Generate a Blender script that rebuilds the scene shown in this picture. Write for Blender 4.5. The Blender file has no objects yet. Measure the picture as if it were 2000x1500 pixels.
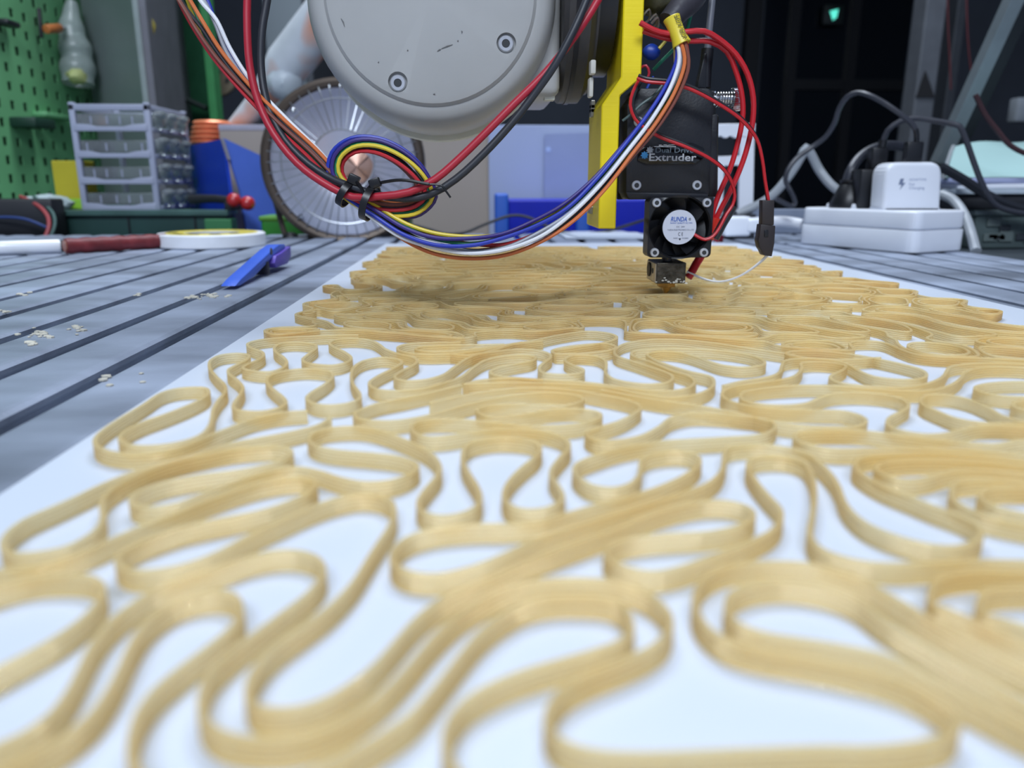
import bpy, bmesh, math, random
import numpy as np
from mathutils import Vector, Matrix, noise

S = bpy.context.scene
COL = S.collection
R = math.radians
random.seed(7)

# ---------------------------------------------------------------- camera
F_PX = 1502.0                      # focal length in pixels of the 2000x1500 frame
HC = 0.0555                        # lens height above the bench top
PITCH, YAW = R(14.66), R(2.36)
cd = bpy.data.cameras.new('camera'); cam = bpy.data.objects.new('camera', cd); COL.objects.link(cam)
cd.sensor_width = 36.0; cd.lens = 36.0 * F_PX / 2000.0
cd.clip_start = 0.005; cd.clip_end = 60
cam.location = (0, 0, HC)
cam.rotation_euler = (R(90) - PITCH, 0, -YAW)
cd.dof.use_dof = True; cd.dof.focus_distance = 0.30; cd.dof.aperture_fstop = 13.0
S.camera = cam

# ---------------------------------------------------------------- world, lamps, exposure
w = bpy.data.worlds.new('world'); S.world = w; w.use_nodes = True
w.node_tree.nodes['Background'].inputs[0].default_value = (0.55, 0.68, 1.0, 1)
w.node_tree.nodes['Background'].inputs[1].default_value = 0.42
def area(name, loc, rot, sx, sy, power, col):
    d = bpy.data.lights.new(name, 'AREA'); d.shape = 'RECTANGLE'; d.size = sx; d.size_y = sy
    d.energy = power; d.color = col
    o = bpy.data.objects.new(name, d); COL.objects.link(o); o.location = loc; o.rotation_euler = rot
    return o
area('ceiling_lamp', (0.05, 1.20, 1.95), (R(-8), 0, 0), 1.5, 0.6, 33, (0.80, 0.885, 1.0))
area('ceiling_lamp', (-0.20, -1.45, 1.85), (R(40), 0, 0), 1.5, 0.6, 44, (0.80, 0.885, 1.0))
S.view_settings.view_transform = 'Standard'; S.view_settings.look = 'None'
S.view_settings.exposure = 0.46; S.view_settings.gamma = 1.0; S.view_settings.use_curve_mapping = False
S.cycles.use_denoising = True
S.cycles.max_bounces = 22; S.cycles.diffuse_bounces = 12; S.cycles.transmission_bounces = 16; S.cycles.transparent_max_bounces = 16

# ---------------------------------------------------------------- pixel -> place
CR = cam.rotation_euler.to_matrix()
def ray(u, v):
    return CR @ Vector(((u - 1000) / F_PX, (750 - v) / F_PX, -1.0))
def P(u, v, y):                    # where the sight line of a photo pixel crosses the depth y
    d = ray(u, v); t = y / d.y
    return Vector((d.x * t, y, HC + d.z * t))
def G(u, v, z=0.0):                # ... or the height z
    d = ray(u, v); t = (z - HC) / d.z
    return Vector((d.x * t, d.y * t, z))
CRI = CR.transposed()
def proj(p):
    q = CRI @ (Vector(p) - Vector((0, 0, HC)))
    return 1000 + F_PX * q.x / -q.z, 750 - F_PX * q.y / -q.z

# ---------------------------------------------------------------- materials
def lin(c):
    c = c / 255.0
    return c / 12.92 if c <= 0.04045 else ((c + 0.055) / 1.055) ** 2.4
def L3(c): return tuple(lin(x) for x in c)
MATS = {}
def M(name, rgb, rough=0.5, metal=0.0, var=0.10, scale=30.0, bump=0.0, bscale=200.0, trans=0.0, emit=0.0, coat=0.0, spec=0.5, stretch=None, ior=1.45, alpha=1.0):
    if name in MATS: return MATS[name]
    m = bpy.data.materials.new(name); m.use_nodes = True; MATS[name] = m
    nt = m.node_tree; b = nt.nodes['Principled BSDF']
    c = L3(rgb)
    tc = nt.nodes.new('ShaderNodeTexCoord'); mp = nt.nodes.new('ShaderNodeMapping')
    nt.links.new(tc.outputs['Object'], mp.inputs[0])
    if stretch: mp.inputs['Scale'].default_value = stretch
    n = nt.nodes.new('ShaderNodeTexNoise'); n.inputs['Scale'].default_value = scale; n.inputs['Detail'].default_value = 4
    nt.links.new(mp.outputs[0], n.inputs['Vector'])
    r = nt.nodes.new('ShaderNodeValToRGB')
    r.color_ramp.elements[0].position = 0.3; r.color_ramp.elements[1].position = 0.7
    r.color_ramp.elements[0].color = tuple(max(0, x * (1 - var)) for x in c) + (1,)
    r.color_ramp.elements[1].color = tuple(min(1, x * (1 + var)) for x in c) + (1,)
    nt.links.new(n.outputs[0], r.inputs[0]); nt.links.new(r.outputs[0], b.inputs['Base Color'])
    b.inputs['Roughness'].default_value = rough; b.inputs['Metallic'].default_value = metal
    b.inputs['Transmission Weight'].default_value = trans; b.inputs['IOR'].default_value = ior
    b.inputs['Coat Weight'].default_value = coat; b.inputs['Specular IOR Level'].default_value = spec
    b.inputs['Alpha'].default_value = alpha
    if emit:
        b.inputs['Emission Color'].default_value = c + (1,); b.inputs['Emission Strength'].default_value = emit
    if bump:
        n2 = nt.nodes.new('ShaderNodeTexNoise'); n2.inputs['Scale'].default_value = bscale; n2.inputs['Detail'].default_value = 3
        nt.links.new(mp.outputs[0], n2.inputs['Vector'])
        bp = nt.nodes.new('ShaderNodeBump'); bp.inputs['Strength'].default_value = bump; bp.inputs['Distance'].default_value = 0.001
        nt.links.new(n2.outputs[0], bp.inputs['Height']); nt.links.new(bp.outputs[0], b.inputs['Normal'])
    return m

# ---------------------------------------------------------------- mesh building
class MB:
    def __init__(s): s.v = []; s.f = []
    def add(s, vs, fs):
        o = len(s.v); s.v += [tuple(p) for p in vs]; s.f += [tuple(i + o for i in f) for f in fs]; return s
    def bm(s, bm):
        bm.verts.ensure_lookup_table(); bm.verts.index_update()
        s.add([tuple(v.co) for v in bm.verts], [[v.index for v in f.verts] for f in bm.faces]); bm.free(); return s
    def box(s, x0, x1, y0, y1, z0, z1, bev=0.0, seg=2, rot=None, piv=None):
        bm = bmesh.new(); bmesh.ops.create_cube(bm, size=1)
        for v in bm.verts:
            v.co = Vector(((x0 + x1) / 2 + v.co.x * (x1 - x0), (y0 + y1) / 2 + v.co.y * (y1 - y0), (z0 + z1) / 2 + v.co.z * (z1 - z0)))
        if bev: bmesh.ops.bevel(bm, geom=list(bm.edges), offset=bev, segments=seg, affect='EDGES', profile=0.5)
        if rot is not None:
            pv = Vector(piv) if piv is not None else Vector(((x0 + x1) / 2, (y0 + y1) / 2, (z0 + z1) / 2))
            for v in bm.verts: v.co = pv + rot @ (v.co - pv)
        return s.bm(bm)
    def prism(s, pts, d, bev=0.0, seg=2):          # polygon (3-D points in a plane) pushed along d
        bm = bmesh.new(); d = Vector(d)
        a = [bm.verts.new(Vector(p)) for p in pts]; b = [bm.verts.new(Vector(p) + d) for p in pts]
        n = len(pts)
        bm.faces.new(a); bm.faces.new(b[::-1])
        for i in range(n): bm.faces.new((a[(i + 1) % n], a[i], b[i], b[(i + 1) % n]))
        bmesh.ops.recalc_face_normals(bm, faces=bm.faces)
        if bev: bmesh.ops.bevel(bm, geom=list(bm.edges), offset=bev, segments=seg, affect='EDGES', profile=0.5)
        return s.bm(bm)
    def lathe(s, prof, o, ax, n=32, capa=True, capb=True, a0=0, a1=2 * math.pi):  # prof: (radius, along)
        o = Vector(o); ax = Vector(ax).normalized()
        t = Vector((0, 0, 1)) if abs(ax.z) < .9 else Vector((1, 0, 0))
        e1 = ax.cross(t).normalized(); e2 = ax.cross(e1)
        full = abs(a1 - a0 - 2 * math.pi) < 1e-6
        vs = []; fs = []; m = len(prof); k = n if full else n + 1
        for i in range(k):
            a = a0 + (a1 - a0) * i / n; c, q = math.cos(a), math.sin(a)
            for (r, h) in prof: vs.append(o + ax * h + (e1 * c + e2 * q) * r)
        for i in range(n):
            j = (i + 1) % k
            for q in range(m - 1): fs.append((i * m + q, j * m + q, j * m + q + 1, i * m + q + 1))
        if full and capa and prof[0][0] > 1e-7: fs.append([i * m for i in range(n)][::-1])
        if full and capb and prof[-1][0] > 1e-7: fs.append([i * m + m - 1 for i in range(n)])
        return s.add(vs, fs)
    def cyl(s, a, b, r, r2=None, n=20):
        a = Vector(a); b = Vector(b); r2 = r if r2 is None else r2
        return s.lathe([(r, 0), (r2, (b - a).length)], a, b - a, n)
    def rod(s, a, b, r, n=16, e=None):             # cylinder with rounded rims
        a = Vector(a); b = Vector(b); l = (b - a).length; e = e or r * .3
        return s.lathe([(r - e, 0), (r - e * .3, e * .3), (r, e), (r, l - e), (r - e * .3, l - e * .3), (r - e, l)], a, b - a, n)
    def tube(s, pts, r, n=8, cap=True, closed=False):
        pts = [Vector(p) for p in pts]; N = len(pts)
        rr = r if hasattr(r, '__len__') else [r] * N
        T = []
        for i in range(N):
            a = pts[i - 1] if (i > 0 or closed) else pts[i]; b = pts[(i + 1) % N] if (i < N - 1 or closed) else pts[i]
            T.append((b - a).normalized())
        up = Vector((0, 0, 1)) if abs(T[0].z) < .9 else Vector((1, 0, 0))
        nn = T[0].cross(up).normalized(); vs = []; fs = []
        for i in range(N):
            nn = (nn - T[i] * nn.dot(T[i])).normalized(); bb = T[i].cross(nn)
            for k in range(n):
                a = 2 * math.pi * k / n; vs.append(pts[i] + (nn * math.cos(a) + bb * math.sin(a)) * rr[i])
        for i in range(N if closed else N - 1):
            j = (i + 1) % N
            for k in range(n):
                q = (k + 1) % n; fs.append((i * n + k, i * n + q, j * n + q, j * n + k))
        if cap and not closed: fs.append(list(range(n))[::-1]); fs.append([(N - 1) * n + k for k in range(n)])
        return s.add(vs, fs)
    def ball(s, c, r, n=16, sc=(1, 1, 1), jit=0.0, sd=0, m=None):
        c = Vector(c); vs = [c + Vector((0, 0, -r * sc[2]))]; m = m or n // 2; fs = []
        for i in range(1, m):
            t = -math.pi / 2 + math.pi * i / m
            for k in range(n):
                a = 2 * math.pi * k / n
                d = Vector((math.cos(t) * math.cos(a), math.cos(t) * math.sin(a), math.sin(t)))
                q = 1 + jit * noise.noise(d * 2.3 + Vector((sd, sd * .7, 0)))
                vs.append(c + Vector((d.x * sc[0], d.y * sc[1], d.z * sc[2])) * r * q)
        vs.append(c + Vector((0, 0, r * sc[2]))); e = len(vs) - 1
        for k in range(n):
            fs.append((0, 1 + (k + 1) % n, 1 + k)); fs.append((e, e - n + k, e - n + (k + 1) % n))
        for i in range(m - 2):
            for k in range(n):
                q = (k + 1) % n; fs.append((1 + i * n + k, 1 + i * n + q, 1 + (i + 1) * n + q, 1 + (i + 1) * n + k))
        return s.add(vs, fs)
    def grid(s, fn, nu, nv):                        # sheet from a function of (0..1, 0..1)
        vs = [fn(i / nu, j / nv) for j in range(nv + 1) for i in range(nu + 1)]
        fs = [(j * (nu + 1) + i, j * (nu + 1) + i + 1, (j + 1) * (nu + 1) + i + 1, (j + 1) * (nu + 1) + i) for j in range(nv) for i in range(nu)]
        return s.add(vs, fs)

def catmull(pts, step=0.003, closed=False, minseg=2):
    pts = [Vector(p) for p in pts]; N = len(pts); out = []
    for i in range(N if closed else N - 1):
        p1 = pts[i]; p2 = pts[(i + 1) % N]
        p0 = pts[i - 1] if (i > 0 or closed) else p1 * 2 - p2
        p3 = pts[(i + 2) % N] if (i < N - 2 or closed) else p2 * 2 - p1
        t1 = max((p1 - p0).length, 1e-6) ** .5; t2 = t1 + max((p2 - p1).length, 1e-6) ** .5; t3 = t2 + max((p3 - p2).length, 1e-6) ** .5
        n = max(minseg, int((p2 - p1).length / step))
        for k in range(n):
            t = t1 + (t2 - t1) * k / n
            A1 = p0 * ((t1 - t) / t1) + p1 * (t / t1)
            A2 = p1 * ((t2 - t) / (t2 - t1)) + p2 * ((t - t1) / (t2 - t1))
            A3 = p2 * ((t3 - t) / (t3 - t2)) + p3 * ((t - t2) / (t3 - t2))
            B1 = A1 * ((t2 - t) / t2) + A2 * (t / t2)
            B2 = A2 * ((t3 - t) / (t3 - t1)) + A3 * ((t - t1) / (t3 - t1))
            out.append(B1 * ((t2 - t) / (t2 - t1)) + B2 * ((t - t1) / (t2 - t1)))
    if not closed: out.append(pts[-1])
    return out

def to_mesh(name, mb, off, smooth, ang=35):
    me = bpy.data.meshes.new(name)
    ox, oy, oz = off
    me.from_pydata([(x - ox, y - oy, z - oz) for x, y, z in mb.v], [], mb.f)
    if smooth:
        me.shade_smooth()
        me.set_sharp_from_angle(angle=R(ang))
    me.update()
    return me
def mesh_obj(name, mb, mat, parent=None, off=(0, 0, 0), smooth=True, ang=35):
    o = bpy.data.objects.new(name, to_mesh(name, mb, off, smooth, ang)); COL.objects.link(o)
    if mat: o.data.materials.append(mat)
    if parent: o.parent = parent
    return o
class T:                                            # a thing: an Empty at its base that carries its parts
    def __init__(s, name, label, cat, loc, group=None):
        s.o = bpy.data.objects.new(name, None); COL.objects.link(s.o); s.loc = tuple(loc); s.o.location = loc
        s.o.empty_display_size = 0.01
        s.o['label'] = label; s.o['category'] = cat
        if group: s.o['group'] = group
    def part(s, name, mb, mat, parent=None, label=None, smooth=True, ang=35):
        o = mesh_obj(name, mb, mat, parent or s.o, s.loc, smooth, ang)
        if label: o['label'] = label
        return o
def one(name, label, cat, mb, mat, loc, group=None, smooth=True, ang=35):   # a thing of a single piece
    o = mesh_obj(name, mb, mat, None, loc, smooth, ang); o.location = loc
    o['label'] = label; o['category'] = cat
    if group: o['group'] = group
    return o
def struct(name, mb, mat, smooth=False):
    o = mesh_obj(name, mb, mat, None, (0, 0, 0), smooth); o['kind'] = 'structure'; return o
def text(body, size, origin, ex, ey, extr=0.00005, align='LEFT', shear=0.0, width=None, bold=0.0):
    cu = bpy.data.curves.new('lettering', 'FONT'); cu.body = body; cu.size = size; cu.extrude = extr; cu.align_x = align
    cu.shear = shear; cu.resolution_u = 3; cu.offset = bold * size
    o = bpy.data.objects.new('lettering', cu); COL.objects.link(o)
    dg = bpy.context.evaluated_depsgraph_get(); dg.update()
    me = bpy.data.meshes.new_from_object(o.evaluated_get(dg))
    mb = MB(); xs = [v.co.x for v in me.vertices] or [0]
    sx = 1.0
    if width: sx = width / max(1e-9, max(xs) - min(xs))
    ex = Vector(ex); ey = Vector(ey); ez = ex.cross(ey); og = Vector(origin)
    mb.add([og + ex * v.co.x * sx + ey * v.co.y + ez * v.co.z for v in me.vertices], [list(p.vertices) for p in me.polygons])
    bpy.data.objects.remove(o); bpy.data.curves.remove(cu); bpy.data.meshes.remove(me)
    return mb
def path(pix, step=0.003, closed=False):            # (u, v, depth) triples -> smooth 3-D path
    return catmull([P(*p) for p in pix], step, closed)
X, Y, Z = Vector((1, 0, 0)), Vector((0, 1, 0)), Vector((0, 0, 1))
# ---------------------------------------------------------------- room and bench
wall_m = M('dark_wall_paint', (74, 80, 90), .8, var=.15, scale=3)
floor_m = M('dark_floor', (52, 54, 58), .6, var=.2, scale=6)
struct('floor', MB().box(-3.2, 4.2, -2.4, 5.3, -0.85, -0.80), floor_m)
struct('wall_back', MB().box(-3.2, 4.2, 5.0, 5.2, -0.80, 2.6), wall_m)
struct('wall_left', MB().box(-3.3, -3.1, -2.4, 5.2, -0.80, 2.6), wall_m)
struct('wall_right', MB().box(4.1, 4.3, -2.4, 5.2, -0.80, 2.6), wall_m)
struct('ceiling', MB().box(-3.2, 4.2, -2.4, 5.3, 2.6, 2.7), M('ceiling_paint', (150, 154, 160), .8, var=.05, scale=2))
BT = 0.0015                                          # thickness of the white sheet
ZP = BT + 0.0033                                     # top of the printed ribbons
# the work bench: long aluminium bars with slots between them, running away from the lens
bx0 = G(0, 828).x
pit = (G(0, 725).x - bx0) * -1
pit = abs((G(0, 583).x - G(0, 828).x) / 4)
alu = M('anodised_aluminium', (140, 149, 166), .45, metal=.25, var=.42, scale=11, bump=.15, bscale=300, stretch=(1, 2.2, 1))
alu_d = M('slot_bottom', (150, 158, 170), .5, metal=.2, var=.2)
TX0, TX1, TY0, TY1 = -0.86, G(1950, 501).x, -0.10, 0.88
bench = T('work_bench', 'grey slotted aluminium work bench under the white sheet', 'bench', (0, 0.4, -0.80))
g = 0.0050; lip = 0.0020; dep = 0.004
x = bx0 - pit * math.ceil((bx0 - TX0) / pit)
while x < TX1:
    a = x + g; b = min(x + pit - g, TX1)
    if b - a > .004:
        a_ = max(a, TX0)
        pts = [(a_, TY0, -.028), (b, TY0, -.028), (b, TY0, -dep), (b + .0015, TY0, -.0022), (b + .0015, TY0, -.0010), (b - .0002, TY0, -.0002), (b - lip, TY0, 0), (a_ + lip, TY0, 0), (a_ + .0002, TY0, -.0002), (a_ - .0015, TY0, -.0010), (a_ - .0015, TY0, -.0022), (a_, TY0, -dep)]
        bench.part('profile_bar', MB().prism(pts, (0, TY1 - TY0, 0)), alu, smooth=False)
    x += pit
bench.part('slot_floor', MB().box(TX0, TX1, TY0, TY1, -.034, -.0062), alu_d, smooth=False)
fr = MB().box(TX0, TX1, TY0, TY1, -.085, -.034)
bench.part('frame', fr, alu, smooth=False)
for lx in (TX0 + .04, TX1 - .04):
    for ly in (TY0 + .04, TY1 - .04):
        bench.part('leg', MB().box(lx - .025, lx + .025, ly - .025, ly + .025, -.80, -.085, .003), alu, smooth=False)
# dust on the bench (what fell beside the sheet)
# white sheet under the print
sheet_m = M('white_sheet', (199, 207, 220), .38, var=.015, scale=9, spec=.4)
A_, B_ = G(0, 962, BT), G(755, 474, BT)
xl = (A_.x + B_.x) / 2
xr = (G(1440, 476, BT).x + G(2000, 600, BT).x) / 2
ye = (G(755, 474.5, BT).y + G(1440, 474.5, BT).y) / 2
one('white_sheet', 'thin white sheet lying on the slotted bench beneath the amber print', 'sheet',
    MB().box(xl, xr, -0.085, ye, 0.0002, BT, .0005, 1), sheet_m, (0, .3, 0))

# ---------------------------------------------------------------- the amber print
def amber(nm, GLS0, GLS1, DIF0, DIF1, SCAT, CLEAR):
    m = bpy.data.materials.new(nm); m.use_nodes = True; nt = m.node_tree
    b = nt.nodes['Principled BSDF']; out = nt.nodes['Material Output']
    tc = nt.nodes.new('ShaderNodeTexCoord'); n = nt.nodes.new('ShaderNodeTexNoise'); n.inputs['Scale'].default_value = 60; n.inputs['Detail'].default_value = 3
    nt.links.new(tc.outputs['Object'], n.inputs['Vector'])
    def ramp(c0, c1):
        r = nt.nodes.new('ShaderNodeValToRGB'); nt.links.new(n.outputs[0], r.inputs[0])
        r.color_ramp.elements[0].position = .3; r.color_ramp.elements[1].position = .7
        r.color_ramp.elements[0].color = L3(c0) + (1,); r.color_ramp.elements[1].color = L3(c1) + (1,); return r
    r1 = ramp(GLS0, GLS1); r2 = ramp(DIF0, DIF1)
    nt.links.new(r1.outputs[0], b.inputs['Base Color'])
    b.inputs['Roughness'].default_value = .10; b.inputs['IOR'].default_value = 1.45
    b.inputs['Transmission Weight'].default_value = 1.0; b.inputs['Specular IOR Level'].default_value = .5
    tl = nt.nodes.new('ShaderNodeBsdfTranslucent'); nt.links.new(r2.outputs[0], tl.inputs[0])
    df = nt.nodes.new('ShaderNodeBsdfDiffuse'); nt.links.new(r2.outputs[0], df.inputs[0])
    m1 = nt.nodes.new('ShaderNodeMixShader'); m1.inputs[0].default_value = .5
    nt.links.new(df.outputs[0], m1.inputs[1]); nt.links.new(tl.outputs[0], m1.inputs[2])
    mx = nt.nodes.new('ShaderNodeMixShader'); mx.inputs[0].default_value = SCAT
    nt.links.new(b.outputs[0], mx.inputs[1]); nt.links.new(m1.outputs[0], mx.inputs[2]); tp = nt.nodes.new('ShaderNodeBsdfTransparent'); nt.links.new(r1.outputs[0], tp.inputs[0])
    m3 = nt.nodes.new('ShaderNodeMixShader'); m3.inputs[0].default_value = CLEAR
    nt.links.new(mx.outputs[0], m3.inputs[1]); nt.links.new(tp.outputs[0], m3.inputs[2]); nt.links.new(m3.outputs[0], out.inputs[0])
    return m
amb = amber('translucent_amber', (255, 246, 217), (255, 249, 227), (255, 236, 184), (255, 242, 200), .68, .40)
refr_line = amber('amber_refraction_line', (236, 218, 180), (240, 224, 190), (220, 192, 134), (226, 200, 146), .50, .52)  # darker amber on notches puts refraction lines between layers into the colour
printed = T('printed_ribbon_mat', 'translucent amber 3D printed mat of curling layered ribbons on the white sheet', '3d print', (0, .25, BT))
NL = 5; HW = 0.00044
NOTCH = set()
def ring():
    h = (ZP - BT) / NL; pr = []
    for k in range(NL): pr += [(HW * .50, k * h + 1e-5), (HW * .94, k * h + h * .11), (HW * 1.02, k * h + h * .5), (HW * .94, k * h + h * .89)]
    pr += [(HW * .62, NL * h)]
    return pr + [(-a, z) for a, z in pr[::-1]]
RING = ring()
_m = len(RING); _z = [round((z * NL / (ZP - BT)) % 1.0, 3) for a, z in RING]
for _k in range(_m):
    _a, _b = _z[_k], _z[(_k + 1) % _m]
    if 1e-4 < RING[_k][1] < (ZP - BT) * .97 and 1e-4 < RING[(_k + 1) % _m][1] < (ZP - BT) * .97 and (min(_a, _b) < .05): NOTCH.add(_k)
def ribbon(pts, closed=False):                        # pts: smooth path on the sheet -> layered ribbon standing on it
    p = np.array([(q[0], q[1]) for q in pts]); n = len(p)
    if n < 3: return None
    if closed: t = np.roll(p, -1, 0) - np.roll(p, 1, 0)
    else:
        t = np.empty_like(p); t[1:-1] = p[2:] - p[:-2]; t[0] = p[1] - p[0]; t[-1] = p[-1] - p[-2]
    t /= np.maximum(np.linalg.norm(t, axis=1, keepdims=True), 1e-9)
    nr = np.stack([t[:, 1], -t[:, 0]], 1)
    m = len(RING); vs = np.empty((n, m, 3))
    for k, (a, z) in enumerate(RING):
        vs[:, k, :2] = p + nr * a; vs[:, k, 2] = BT + z
    fs = []
    for i in range(n if closed else n - 1):
        j = (i + 1) % n
        for k in range(m):
            q = (k + 1) % m; fs.append((i * m + k, j * m + k, j * m + q, i * m + q))
    if not closed: fs += [tuple(range(m)), tuple((n - 1) * m + k for k in range(m))[::-1]]
    mb = MB(); mb.v = [tuple(x) for x in vs.reshape(-1, 3)]; mb.f = fs
    return mb
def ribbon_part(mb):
    o = printed.part('ribbon', mb, amb, ang=60); o.data.materials.append(refr_line)
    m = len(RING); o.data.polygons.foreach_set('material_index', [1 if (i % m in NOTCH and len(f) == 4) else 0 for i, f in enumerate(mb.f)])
def strip(pix, step=.0011):
    pts = catmull([G(u, v, ZP) for u, v in pix], step, minseg=3)
    ribbon_part(ribbon(pts))
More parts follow.
